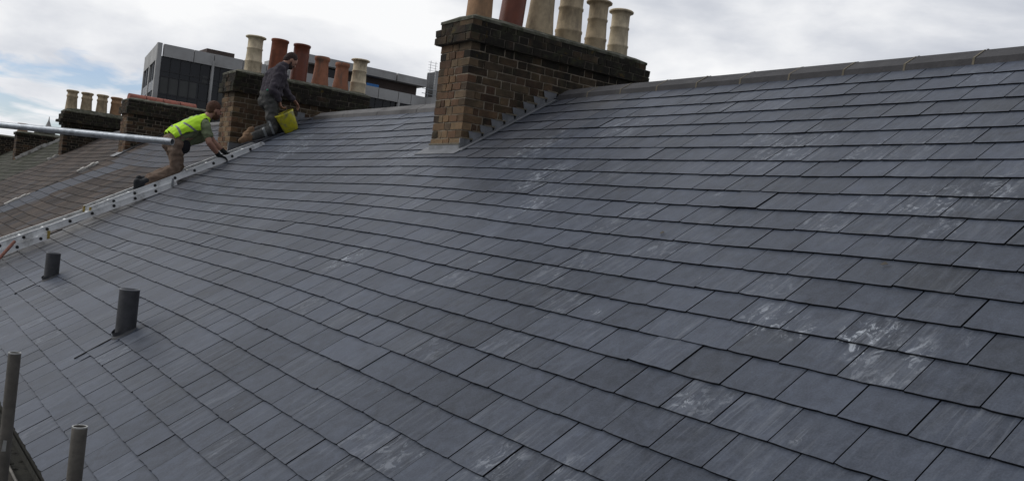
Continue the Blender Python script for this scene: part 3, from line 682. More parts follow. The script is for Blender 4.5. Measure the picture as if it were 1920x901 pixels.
# set-back upper storey at the right
b_('upper_fascia', M_concrete, [((X - 9, 25.0, 11.42), (X + .02, 34.2, 12.12)), ((X - 9, 34.35, 11.42), (X + .02, 37.5, 12.12))])
b_('upper_wall', M_brownp, [((X - 8, 25.6, 10.2), (X - .8, 36.9, 11.42))]); b_('upper_window', M_glass, [((X - .79, 26.5, 10.6), (X - .75, 29.6, 11.4))])
b_('blue_tarpaulin', M_blue, [((X - .7, 31.4, 10.48), (X - .1, 32.6, 10.72))])
b_('end_step', M_concrete, [((X - 3, 37.6, 9.6), (X + .9, 38.3, 10.45))])
rl = MB()
for y in (37.6, 38.2, 38.8): rl.tube((X + .1, y, 10.4), (X + .1, y, 11.3), .03, n=6)
for z in (10.8, 11.25): rl.tube((X + .1, 37.0, z), (X + .1, 39.4, z), .03, n=6)
rl.build('roof_railing', M_steel, off)
b_('plant_tower', M_frame, [((X - 2, 38.55, 10.2), (X - .4, 41.0, 13.1))]); b_('tower_edge', M_concrete, [((X - .42, 38.5, 10.2), (X - .3, 38.8, 13.2))])
rl = MB()
for (dx, dy) in ((0, 0), (.0, .55)): rl.tube((X - .3, 37.85 + dy, 10.4), (X - .3, 37.85 + dy, 14.0), .022, n=5)
for k in range(14): rl.tube((X - .3, 37.6, 10.6 + k * .25), (X - .3, 38.6, 10.6 + k * .25), .014, n=5)
rl.build('lattice_mast', M_steel, off)
spi = empty('church_spire', (-158, 18.6, -9), 'tiny pale church spire tip on the horizon above the metal tube', 'spire')
mb = MB(); mb.lathe((-158, 18.65, 0), [(1.6, -9), (1.6, 5.4), (1.9, 5.5), (1.9, 5.9), (1.1, 6.0), (.42, 7.1), (.10, 8.0), (.04, 8.6), (0.0, 8.6)], 8); mb.build('spire', M_spire, spi)
mb = MB(); mb.box((-157.2, 17.4, -9), (-156.6, 19.9, 5.6)); mb.build('tower_wall', M_spire, spi)

# ------------------------------------------------------------------ vent pipes through the new roof
def vent(u, v, r, h, lab):
    base = SP(u, v, 0); t = empty('vent_pipe', base, lab, 'vent pipe', 'grey vent pipes through the new slates')
    mb = MB(); p0 = base - Vector((0, 0, .12)); mb.tube(p0, base + Vector((0, 0, h)), r, r * .985, 28, caps=False)
    mb.lathe(base, [(r * .985, h), (r * .86, h + .002), (r * .84, h - .25)], 28); mb.build('pipe', M_pipe, t, sharp=50)
    rm = MB(); rm.lathe(base, [(r * .99, h - .004), (r * 1.02, h + .001), (r * .99, h + .005), (r * .86, h + .005), (r * .84, h - .01)], 28); rm.build('pipe_rim', M_lead, t)
    c = MB(); prof = []
    a = NN.orthogonal()
    c.lathe(base + NN * .022, [(r * 1.35, -.004), (r * 1.2, .006), (r * 1.04, .014), (r * 1.0, .04)], 24, NN); c.build('lead_collar', M_pipe, t)
    # lead slate under the pipe with its raised edge down the slope
    s = MB()
    for (a_, b_2) in ((-.20, .36),):
        P = [SP(u - .005, v - .06, .016), SP(u - .005, v + .34, .016), SP(u + .10, v + .34, .016), SP(u + .10, v - .06, .016)]
        s.quadbox(P + [p + NN * .003 for p in P], (.75, 0, 0, 0))
    s.build('lead_slate', M_slate, t)
    e = MB(); P = [SP(u - .018, v + .02, .014), SP(u - .018, v + .36, .014), SP(u - .010, v + .36, .014), SP(u - .010, v + .02, .014)]
    e.quadbox(P + [p + NN * .012 for p in P]); e.build('dark_joint', M_black, t)
vent(-6.86, 4.20, .070, .33, 'taller-looking dark grey vent pipe, the nearer one, out on the open slates')
vent(-10.43, 4.12, .070, .275, 'dark grey vent pipe farther up-left, closest to the ladder foot')

# ------------------------------------------------------------------ gutter, scaffold
gt = empty('roof_gutter', (-5, -4.4, -2.85), 'dark mossy gutter along the eaves at bottom left', 'gutter')
gu = MB(); n = 10; ypos = -4.335; zc = -2.80
for (x0, x1) in [(-13.6 + i * 2.1, -13.6 + (i + 1) * 2.1) for i in range(8)]:
    A = []; B = []
    for k in range(n + 1):
        t = math.pi * k / n; A.append(Vector((x0, ypos - math.cos(t) * .056, zc - math.sin(t) * .06))); B.append(Vector((x1, ypos - math.cos(t) * .056, zc - math.sin(t) * .06)))
    for k in range(n): gu.poly([A[k], B[k], B[k + 1], A[k + 1]], smooth=True)
gu.build('gutter_trough', M_gut, gt)
gr_ = MB(); gr_.tube((-13.6, ypos - .058, zc + .002), (3.2, ypos - .058, zc + .002), .008, n=8); gr_.build('gutter_rim', M_oldtube, gt)
sil = MB()
for i in range(420):
    x = random.uniform(-8.5, -2.5); y = ypos + random.uniform(-.04, .04); r = random.uniform(.010, .024)
    sil.lathe((x, y, zc - .045 + random.uniform(-.01, .01)), [(r, 0), (r * .8, r * .5), (0.001, r * .75)], 6)
sil.box((-13.6, ypos - .045, zc - .05), (3.2, ypos + .045, zc - .03)); tag(sil.build('gutter_moss', M_gut, gt), kind=None)

bd = empty('scaffold_platform', (-5, -5.2, -3.05), 'weathered timber scaffold boards below the gutter at bottom left', 'scaffold boards')
for i in range(7):
    b = MB(); y = -4.13 - i * .235; b.box((-13, y - .225, -3.12 + random.uniform(-.004, .004)), (2.8, y, -3.08)); b.build('board', M_board, bd)
def pole(x, y, z0, z1, lab, m=M_oldtube):
    t = empty('scaffold_pole', (x, y, z0), lab, 'scaffold pole', 'upright scaffold poles')
    mb = MB(); mb.tube((x, y, z0), (x, y, z1), .02415, n=24, caps=False); mb.lathe((x, y, z1), [(.0200, 0), (.0198, -.3)], 24); mb.build('tube', m, t)
    rm = MB(); rm.lathe((x, y, z1), [(.0243, -.003), (.0243, .0015), (.0200, .0015), (.0200, -.004)], 24); rm.build('tube_rim', M_rim, t)
    return t
p1 = pole(-4.196, -4.649, -9.1, -1.875, 'taller-looking upright scaffold pole at the left edge, with a paint mark')
pm = MB(); cpos = cam.matrix_world.translation
dd = (Vector((cpos.x, cpos.y, 0)) - Vector((-4.196, -4.649, 0))).normalized(); sd_ = Vector((-dd.y, dd.x, 0))
for k in range(1):
    c = Vector((-4.196, -4.649, -2.255)) + dd * .0236 - sd_ * .004; P = [c - sd_ * .008 - Vector((0, 0, .022)), c + sd_ * .008 - Vector((0, 0, .022)), c + sd_ * .009 + Vector((0, 0, .022)), c - sd_ * .004 + Vector((0, 0, .024))]
    pm.quadbox(P + [p + dd * .0015 for p in P])
pm.build('paint_mark', M_rim, p1)
pole(-3.206, -4.578, -9.1, -1.946, 'short-looking upright scaffold pole with open top at bottom left, right of the taller one')
a = Vector((-6.652, -3.451, -.79)); d = (Vector((-7.844, -4.388, -.783)) - a).normalized()
tb = empty('scaffold_tube', a + d * 3, 'horizontal galvanised scaffold tube crossing in front of the man in the hi-vis vest', 'scaffold tube')
mb = MB(); mb.tube(a, a + d * 3.6, .02415, n=24, caps=False); mb.lathe(a, [(.0200, 0), (.0198, .4)], 24, d); mb.build('tube', M_galv, tb, sharp=60)
rm = MB(); rm.lathe(a, [(.0243, .003), (.0243, -.0015), (.0200, -.0015), (.0200, .004)], 24, d); rm.build('tube_rim', M_rim, tb)
q = a + d * 2.9
pole(q.x - .03, q.y - .04, -9.1, -.5, 'upright scaffold pole beyond the left edge, carrying the horizontal tube')
rd = MB(); r0 = Vector((-7.42, -4.267, -1.624)); r1 = Vector((-6.827, -4.5, -1.817)); rd.tube(r0, r0 + (r1 - r0) * 3.0, .0115, n=12)
tag(rd.build('steel_rod', M_rust), 'rusty red-brown rod poking in from the left edge below the ladder', 'rod')

# ------------------------------------------------------------------ ladder
lad = empty('roof_ladder', (-12.9, -2, -1.1), 'aluminium extension ladder in three sliding sections lying up the roof slope', 'ladder')
def lsec(y0, z0, y1, z1, xa, xb, hole, off, hgt=.082, rung_d=None):
    A = Vector((0, y0, z0)); B = Vector((0, y1, z1)); d = (B - A).normalized(); nrm = Vector((0, -d.z, d.y)); nrm = nrm if nrm.z > 0 else -nrm
    L = (B - A).length
    for x in (xa, xb):
        s = -1 if x == xa else 1
        mb = MB(); w = .011
        def bx(xl, xr, lo, hi):
            P = [Vector((xx, 0, 0)) + A + d * t + nrm * h for h in (lo, hi) for (xx, t) in ((xl, 0), (xr, 0), (xr, L), (xl, L))]
            mb.quadbox(P)
        o = 1 if x == max(xa, xb) else -1
        bx(x - .002, x + .002, -hgt / 2, hgt / 2)                    # web
        bx(min(x, x - o * .024), max(x, x - o * .024), hgt / 2 - .004, hgt / 2)      # flanges, pointing inward
        bx(min(x, x - o * .024), max(x, x - o * .024), -hgt / 2, -hgt / 2 + .004)
        bx(min(x + o * .002, x + o * .005), max(x + o * .002, x + o * .005), hgt / 2 - .016, hgt / 2)   # outer ribs
        bx(min(x + o * .002, x + o * .005), max(x + o * .002, x + o * .005), -hgt / 2, -hgt / 2 + .016)
        r = mb.build('ladder_rail', M_alu, lad)
    t = off; k = 0
    while t < L - .06:
        p = A + d * t
        mb = MB(); mb.tube((xa, p.y, p.z), (xb, p.y, p.z), .0155, n=12); mb.build('rung', M_alu, lad)
        for x in (xa, xb):
            o = 1 if x == max(xa, xb) else -1
            hb = MB(); hb.tube((x + o * .0045, p.y, p.z), (x + o * .0068, p.y, p.z), .0195, n=14); hb.build('rung_hole_shade', M_black, lad)  # black disc stands in for the shade inside the hollow rung
        t += hole; k += 1
    return A, d, nrm, L
# section lines, bottom to top
A3, d3, n3_, L3 = lsec(-2.742, -1.476, -.585, -.321, -13.07, -12.68, .28, .30)
lsec(-5.35, -2.823, -1.71, -1.014, -13.10, -12.65, .28, .13)
lsec(-5.35, -2.92, -3.211, -1.852, -13.13, -12.62, .28, .06, hgt=.075)
ft = MB()
for x in (-13.07, -12.68):
    p = A3 + Vector((x, 0, 0)); ft.box((x - .012, p.y - .02, p.z - .045), (x + .012, p.y + .005, p.z + .035))
ft.build('rubber_foot', M_yelp, lad)
ft = MB(); ft.box((-12.635, -3.225, -1.885), (-12.605, -3.195, -1.785)); ft.build('end_cap', M_yelp, lad)
ft = MB()
for x in (-13.07, -12.68):
    ft.tube((x - .005, -.585, -.321), (x + .005, -.585, -.321), .041, n=18)
ft.build('rail_end', M_alu, lad)
hk = MB()
for (y, z) in ((-1.77, -1.04),): hk.box((-12.645, y - .015, z - .02), (-12.637, y + .015, z + .09))
hk.build('locking_hook', M_steel, lad)

# ------------------------------------------------------------------ bucket and bag
def bucket():
    base = SP(-12.79, .13, .022); ax = (NN + Vector((0, .12, 0))).normalized()
    ax = (SP(-12.79, .13, .3) - SP(-12.79, .13, 0)).normalized()
    t = empty('bucket', base, 'yellow plastic builder\'s bucket tilted on the slates in front of the kneeling man', 'bucket')
    mb = MB(); h = .285
    mb.lathe(base, [(0.001, 0), (.100, 0), (.108, .01), (.136, h - .03), (.141, h - .03), (.145, h - .005), (.141, h), (.134, h), (.131, h - .03), (.102, .014), (0.001, .014)], 32, ax)
    mb.build('bucket_shell', M_byel, t, sharp=50)
    hb = MB(); a = ax.orthogonal().normalized(); a = Vector((1, 0, 0)); a = (a - ax * a.dot(ax)).normalized(); b = ax.cross(a); c = base + ax * (h - .03)
    prev = None
    for k in range(13):
        t_ = math.pi * k / 12; p = c + b * math.cos(t_) * .146 + (a * .55 + ax * .15).normalized() * math.sin(t_) * .13
        if prev: hb.tube(prev, p, .003, n=6)
        prev = p
    hb.build('bucket_handle', M_black, t)
M_byel = simple('yellow_bucket_plastic', (.55, .50, .02), .5, var=.15, sc=14, bmp=.1, dirt=(.22, .21, .11), dsc=13, dth=(.48, .66))
bucket()

# ------------------------------------------------------------------ people
def capsule(mb, p0, p1, r0, r1, n=14):
    p0, p1 = Vector(p0), Vector(p1); d = (p1 - p0); L = d.length; d = d.normalized() if L > 1e-6 else Vector((0, 0, 1)); a = d.orthogonal().normalized(); b = d.cross(a)
    rings = []
    for k in range(0, 5):
        t = -math.pi / 2 + math.pi / 2 * k / 4; rings.append((p0 + d * math.sin(t) * r0, math.cos(t) * r0))
    for k in range(0, 5):
        t = math.pi / 2 * k / 4; rings.append((p1 + d * math.sin(t) * r1, math.cos(t) * r1))
    base = len(mb.v)
    for c, r in rings:
        for i in range(n):
            t = 2 * math.pi * i / n; mb.v.append(tuple(c + a * math.cos(t) * max(r, 1e-4) + b * math.sin(t) * max(r, 1e-4)))
    m = len(rings)
    for k in range(m - 1):
        for i in range(n):
            j = (i + 1) % n; mb.f.append([base + k * n + i, base + k * n + j, base + (k + 1) * n + j, base + (k + 1) * n + i])
    mb.f.append([base + i for i in reversed(range(n))]); mb.f.append([base + (m - 1) * n + i for i in range(n)])
def ellip(mb, c, ax, n=16):
    "ax: three scaled axis vectors"
    c = Vector(c); base = len(mb.v); m = 10
    for k in range(1, m):
        t = -math.pi / 2 + math.pi * k / m
        for i in range(n):
            s = 2 * math.pi * i / n; mb.v.append(tuple(c + ax[2] * math.sin(t) + ax[0] * math.cos(t) * math.cos(s) + ax[1] * math.cos(t) * math.sin(s)))
    for k in range(m - 2):
        for i in range(n):
            j = (i + 1) % n; mb.f.append([base + k * n + i, base + k * n + j, base + (k + 1) * n + j, base + (k + 1) * n + i])
    mb.f.append([base + i for i in reversed(range(n))]); mb.f.append([base + (m - 2) * n + i for i in range(n)])
def remeshed(mb, voxel, smooth=4, disp=0.0, dscale=20):
    me = bpy.data.meshes.new('tmp'); me.from_pydata(mb.v, [], mb.f); me.update()
    o = bpy.data.objects.new('tmp', me); COL.objects.link(o)
    md = o.modifiers.new('r', 'REMESH'); md.mode = 'VOXEL'; md.voxel_size = voxel
    if smooth: ms = o.modifiers.new('s', 'SMOOTH'); ms.iterations = smooth; ms.factor = .5
    dg = bpy.context.evaluated_depsgraph_get(); dg.update()
    r = bpy.data.meshes.new_from_object(o.evaluated_get(dg)); bpy.data.objects.remove(o)
    if disp:
        nr = [v.normal.copy() for v in r.vertices]
        for v, nn_ in zip(r.vertices, nr):
            q = v.co * dscale; f = noise.noise(Vector((q.x, q.y * .6, q.z * 1.5))) + .5 * noise.noise(q * 2.1)
            v.co = v.co + nn_ * f * disp
    return r
def put(me, name, mats, parent, sel=None, kill=None, label=None):
    if kill:
        bm = bmesh.new(); bm.from_mesh(me); bmesh.ops.delete(bm, geom=[f for f in bm.faces if kill(f.calc_center_median())], context='FACES'); bm.to_mesh(me); bm.free()
    o = link(name, me, mats, parent, label)
    for p in me.polygons:
        p.use_smooth = True
        if sel: p.material_index = sel(p.center)
    return o
def joinmesh(a, b):
    bm = bmesh.new(); bm.from_mesh(a); bm.from_mesh(b); bm.to_mesh(a); bm.free(); return a
def hand(mb, w, d, n, thumb, curl=(.5, .7), s=1.0, fat=1.0):
    "w wrist, d pointing direction, n palm normal (the side the fingers curl to), thumb: direction the thumb leaves the palm"
    d = d.normalized(); n = (n - d * n.dot(d)).normalized(); side = d.cross(n)
    if side.dot(thumb) < 0: side = -side
    r = .0085 * s * fat
    capsule(mb, w - d * .02, w + d * .03 * s, .024 * s * fat, .022 * s * fat)
    for k, off in enumerate((.027, .009, -.009, -.026)):
        a = w + d * .02 * s + side * off * s * .7; b = w + d * .085 * s + side * off * s
        capsule(mb, a, b, .014 * s * fat, .011 * s * fat, 10)
        L = (.040, .045, .042, .033)[k] * s; p = b; ang = curl[0]
        for j in range(3):
            dr = d * math.cos(ang) + n * math.sin(ang); q = p + dr * L * (1, .7, .55)[j]
            capsule(mb, p, q, r * (1 - .08 * j), r * (.92 - .08 * j), 8); p = q; ang += curl[1]
    p = w + d * .022 * s + side * .022 * s; dr = (d * .6 + side * .75 + n * .35).normalized(); q = p + dr * .045 * s
    capsule(mb, p, q, .0125 * s * fat, .0105 * s * fat, 8); dr = (d * .85 + side * .15 + n * .5).normalized(); capsule(mb, q, q + dr * .035 * s, .010 * s * fat, .0085 * s * fat, 8)
def cloth(name, col, rough=.9, var=.2, sc=20, dirt=None):
    return simple(name, col, rough, 0, var, sc, .25, dirt=dirt, dsc=7, dth=(.5, .7), spec=.2)
M_skin = simple('skin', (.36, .19, .13), .6, var=.08, sc=20, bmp=.05)
M_hairR = simple('ginger_brown_hair', (.085, .035, .018), .8, var=.4, sc=80, bmp=.6)
M_hairD = simple('dark_brown_hair', (.035, .018, .013), .8, var=.4, sc=80, bmp=.6)
M_eye = simple('dark_eye', (.02, .015, .012), .3, bmp=0)
M_lip = simple('lip', (.28, .11, .085), .6, bmp=0)
M_vest = simple('fluorescent_yellow_cloth', (.56, .95, .03), .75, var=.08, sc=8, bmp=.15)
M_refl = simple('grey_reflective_tape', (.20, .21, .21), .5, var=.15, sc=10, bmp=0)
M_shirt = cloth('sage_green_cotton', (.155, .18, .105))
M_brownT = cloth('brown_work_trousers', (.17, .12, .088), dirt=(.23, .18, .14))
M_greyT = cloth('dusty_grey_work_trousers', (.065, .065, .062), dirt=(.13, .125, .115))
M_jack = cloth('charcoal_jacket', (.062, .054, .064))
M_boot = cloth('black_work_boot', (.022, .024, .026), .6)
M_tanb = cloth('tan_work_boot', (.25, .155, .09), .8, dirt=(.12, .08, .05))
M_glove = cloth('black_glove', (.018, .02, .02), .8)
M_green = simple('green_belt_tab', (.02, .25, .14), .6, bmp=0)
M_pouch = cloth('black_pouch', (.016, .017, .02), .8)

def head(bodym, c, fwd, up, hs=1.0):
    fwd = fwd.normalized(); up = (up - fwd * up.dot(fwd)).normalized(); sd2 = fwd.cross(up)
    ellip(bodym, c + up * .012 * hs, (fwd * .095 * hs, sd2 * .074 * hs, up * .108 * hs))
    ellip(bodym, c + fwd * .028 * hs - up * .055 * hs, (fwd * .060 * hs, sd2 * .053 * hs, up * .058 * hs))       # jaw
    capsule(bodym, c + fwd * .088 * hs + up * .018 * hs, c + fwd * .108 * hs - up * .018 * hs, .009 * hs, .014 * hs, 10)  # nose
    capsule(bodym, c + fwd * .082 * hs + up * .03 * hs + sd2 * .032 * hs, c + fwd * .082 * hs + up * .03 * hs - sd2 * .032 * hs, .012 * hs, .012 * hs, 10)  # brow
    capsule(bodym, c + fwd * .085 * hs - up * .052 * hs + sd2 * .015, c + fwd * .085 * hs - up * .052 * hs - sd2 * .015, .009 * hs, .009 * hs, 8)
    for s in (-1, 1): ellip(bodym, c + sd2 * s * .076 * hs - up * .002 - fwd * .008, (fwd * .018 * hs, sd2 * .009 * hs, up * .03 * hs))
    return fwd, up, sd2
def face_parts(root, c, fwd, up, sd2, hair, hs=1.0, beard=True, volume=1.0, full=1.0):
    e = MB()
    for s in (-1, 1): ellip(e, c + fwd * .084 * hs + up * .012 * hs + sd2 * s * .032 * hs, (fwd * .008, sd2 * .013, up * .007), 10)
    me = bpy.data.meshes.new('eyes'); me.from_pydata(e.v, [], e.f); put(me, 'eyes', M_eye, root)
    h = MB(); v = volume
    ellip(h, c + up * .032 * hs - fwd * .016 * hs, (fwd * .099 * hs * v, sd2 * .083 * hs * v, up * .106 * hs * v))
    ellip(h, c - fwd * .05 * hs + up * .0 * hs, (fwd * .062 * hs * v, sd2 * .070 * hs * v, up * .085 * hs * v))
    m = remeshed(h, .007, 2, .006, 60)
    put(m, 'hair', hair, root, kill=lambda p: (p - c).dot(fwd) > .058 * hs + .25 * (p - c).dot(up) and (p - c).dot(up) < .07 * hs or ((p - c).dot(fwd) > -.012 * hs and (p - c).dot(up) < .028 * hs))
    if beard:
        b = MB()
        ellip(b, c + fwd * .036 * hs - up * .070 * hs, (fwd * .062 * hs, sd2 * .060 * hs, up * .050 * hs * full))
        capsule(b, c + fwd * .082 * hs - up * .036 * hs + sd2 * .018, c + fwd * .082 * hs - up * .036 * hs - sd2 * .018, .011, .011, 8)
        for s in (-1, 1): capsule(b, c + sd2 * s * .062 * hs - up * .01 * hs + fwd * .005, c + sd2 * s * .052 * hs - up * .06 * hs + fwd * .03, .013, .018, 8)
        put(remeshed(b, .007, 1, .004, 70), 'beard', hair, root)
        l = MB(); capsule(l, c + fwd * .097 * hs - up * .052 * hs + sd2 * .014, c + fwd * .097 * hs - up * .052 * hs - sd2 * .014, .0045, .0045, 8)
        me = bpy.data.meshes.new('mouth'); me.from_pydata(l.v, [], l.f); put(me, 'mouth', M_lip, root)
V = Vector
X1 = V((1, 0, 0))
# --- man in the hi-vis vest, kneeling on the ladder and leaning up the slope
def man_vest():
    t = empty('person', (-13.3, -1.6, -.88), 'man in yellow hi-vis vest and brown trousers kneeling on the ladder, black gloves gripping it', 'person')
    J = dict(pel=V((-13.3, -1.63, -.42)), chest=V((-13.3, -1.37, -.17)), neck=V((-13.3, -1.235, -.03)), head=V((-13.3, -1.135, .085)))
    shN, shF = V((-13.12, -1.30, -.13)), V((-13.48, -1.22, -.10)); elN, elF = V((-13.03, -1.24, -.38)), V((-13.52, -1.04, -.33)); wrN, wrF = V((-13.11, -1.065, -.53)), V((-13.47, -.88, -.455))
    knN, knF = V((-13.19, -1.60, -.80)), V((-13.41, -1.50, -.75)); anN, anF = V((-13.18, -2.00, -1.035)), V((-13.42, -1.92, -.985))
    hipN, hipF = J['pel'] + V((.10, 0, -.02)), J['pel'] + V((-.10, 0, -.02))
    fwd, up = V((0, .985, -.17)).normalized(), V((0, .17, .985))
    B = MB(); f, u, s = head(B, J['head'], fwd, up)
    capsule(B, J['neck'] - V((0, .03, .04)), J['head'] - u * .03 - f * .02, .062, .055)
    for q in (-1, 1):
        capsule(B, J['pel'] + X1 * .07 * q, J['chest'] + X1 * .08 * q, .10, .11)
    capsule(B, shN, shF, .05, .05)
    for (a, b, c) in ((shN, elN, wrN), (shF, elF, wrF)):
        capsule(B, a, b, .052, .043); capsule(B, b, b + (c - b) * .35, .043, .044); capsule(B, b + (c - b) * .35, c, .044, .028)
    for (h, k, a) in ((hipN, knN, anN), (hipF, knF, anF)): capsule(B, h, k, .085, .055); capsule(B, k, a, .052, .038)
    put(remeshed(B, .008, 3), 'body', M_skin, t)
    face_parts(t, J['head'], f, u, s, M_hairR, volume=1.03, full=1.15)
    # T-shirt with short sleeves
    sh = MB()
    for q in (-1, 1): capsule(sh, J['pel'] + X1 * .065 * q + V((0, .03, .05)), J['chest'] + X1 * .075 * q, .115, .125)
    capsule(sh, J['pel'] + V((0, .12, .045)), J['chest'] + V((0, .06, -.12)), .105, .11)
    capsule(sh, shN - V((.05, 0, 0)), shF + V((.05, 0, 0)), .078, .078); capsule(sh, J['chest'], J['neck'] - V((0, .02, .02)), .10, .062)
    for (a, b) in ((shN, elN), (shF, elF)): capsule(sh, a, a + (b - a) * .62, .072, .066)
    put(remeshed(sh, .009, 4, .014, 12), 't_shirt', M_shirt, t)
    # vest
    vs = MB()
    ax0, ax1 = J['pel'] + V((0, -.0, .06)), J['neck']
    for q in (-1, 1): capsule(vs, ax0 + X1 * .085 * q + V((0, .01, .02)), J['chest'] + X1 * .085 * q + V((0, 0, .008)), .132, .138)
    capsule(vs, J['chest'] + X1 * .1, J['chest'] - X1 * .1, .13, .13); capsule(vs, J['chest'], J['neck'] - V((0, .015, .015)), .125, .074)
    capsule(vs, shN - V((.07, .0, -.012)), shF + V((.07, 0, .012)), .080, .080)
    axd = (ax1 - ax0).normalized(); bel = V((0, axd.z, -axd.y))     # belly side
    def kill(p):
        r = p - ax0; tt = r.dot(axd); b = r.dot(bel)
        if tt < -.045: return True
        if b > -.005 + max(0, tt - .10) * .42 and tt < .36: return True
        d = p - (shN + V((.0, .0, 0)))                               # arm holes
        if p.x > -13.2 and (V((0, d.y, d.z)) - axd * .02 - bel * .05).length < .112: return True
        d = p - shF
        if p.x < -13.4 and (V((0, d.y, d.z)) - bel * .05).length < .112: return True
        return False
    def sel(p):
        r = p - ax0; tt = r.dot(axd); b = r.dot(bel)
        if .02 < tt + b * .25 < .050 and b > -.3: return 1
        if .20 < tt - b * .35 < .232 and b > -.12: return 1
        if abs(abs(p.x + 13.3) - .105) < .016 and tt > .2: return 1
        return 0
    o = put(remeshed(vs, .009, 3, .014, 9), 'hi_vis_vest', [M_vest, M_refl], t, sel, kill)
    sm_ = o.modifiers.new('thick', 'SOLIDIFY'); sm_.thickness = .006
    # trousers
    tr = MB(); 
    for q in (-1, 1): capsule(tr, J['pel'] + X1 * .075 * q + V((0, .03, .06)), J['pel'] + X1 * .075 * q, .118, .125)
    capsule(tr, J['pel'] + V((0, -.045, -.02)), J['pel'] + V((0, -.045, -.05)), .12, .11)
    for (h, k, a) in ((hipN, knN, anN), (hipF, knF, anF)):
        capsule(tr, h, h + (k - h) * .5, .112, .098); capsule(tr, h + (k - h) * .5, k, .098, .075); capsule(tr, k, k + (a - k) * .5, .074, .070); capsule(tr, k + (a - k) * .5, k + (a - k) * .93, .070, .062)
    put(remeshed(tr, .010, 3, .017, 11), 'work_trousers', M_brownT, t, kill=lambda p: (p - J['pel']).dot(axd) > .115)
    po = MB(); c = J['pel'] + V((.15, .10, -.06)); ellip(po, c, (V((.035, 0, 0)), V((0, .085, -.02)), V((0, .02, .10)))); ellip(po, c + V((-.01, -.02, .06)), (V((.03, 0, 0)), V((0, .09, 0)), V((0, 0, .05))))
    put(remeshed(po, .009, 2, .004, 30), 'tool_pouch', M_pouch, t)
    for (a, k) in ((anN, knN), (anF, knF)):
        b = MB(); d = (a - k).normalized(); capsule(b, a - d * .05, a + d * .03, .060, .058); h = a + d * .035
        sole = V((0, -.45, -.90)).normalized()
        capsule(b, h + V((0, .0, .02)), h + V((0, -.045, -.02)), .050, .046); capsule(b, h + V((0, -.055, .03)), h + V((0, -.01, -.10)), .042, .044); capsule(b, h + V((0, -.065, .02)), h + V((0, -.05, -.09)), .034, .036)
        put(remeshed(b, .007, 2), 'work_boot', M_boot, t)
    for (w, e, nx) in ((wrN, elN, -1), (wrF, elF, 1)):
        gl_ = MB(); d = V((0, .90, -.25)); capsule(gl_, w + (e - w).normalized() * .05, w, .034, .032)
        hand(gl_, w, d, V((0, -.25, -.95)), V((nx, 0, 0)), (.45, .65), 1.05, 1.22)
        put(remeshed(gl_, .005, 1), 'work_glove', M_glove, t)
    t.location += V((.42, -.115, -.022))
man_vest()
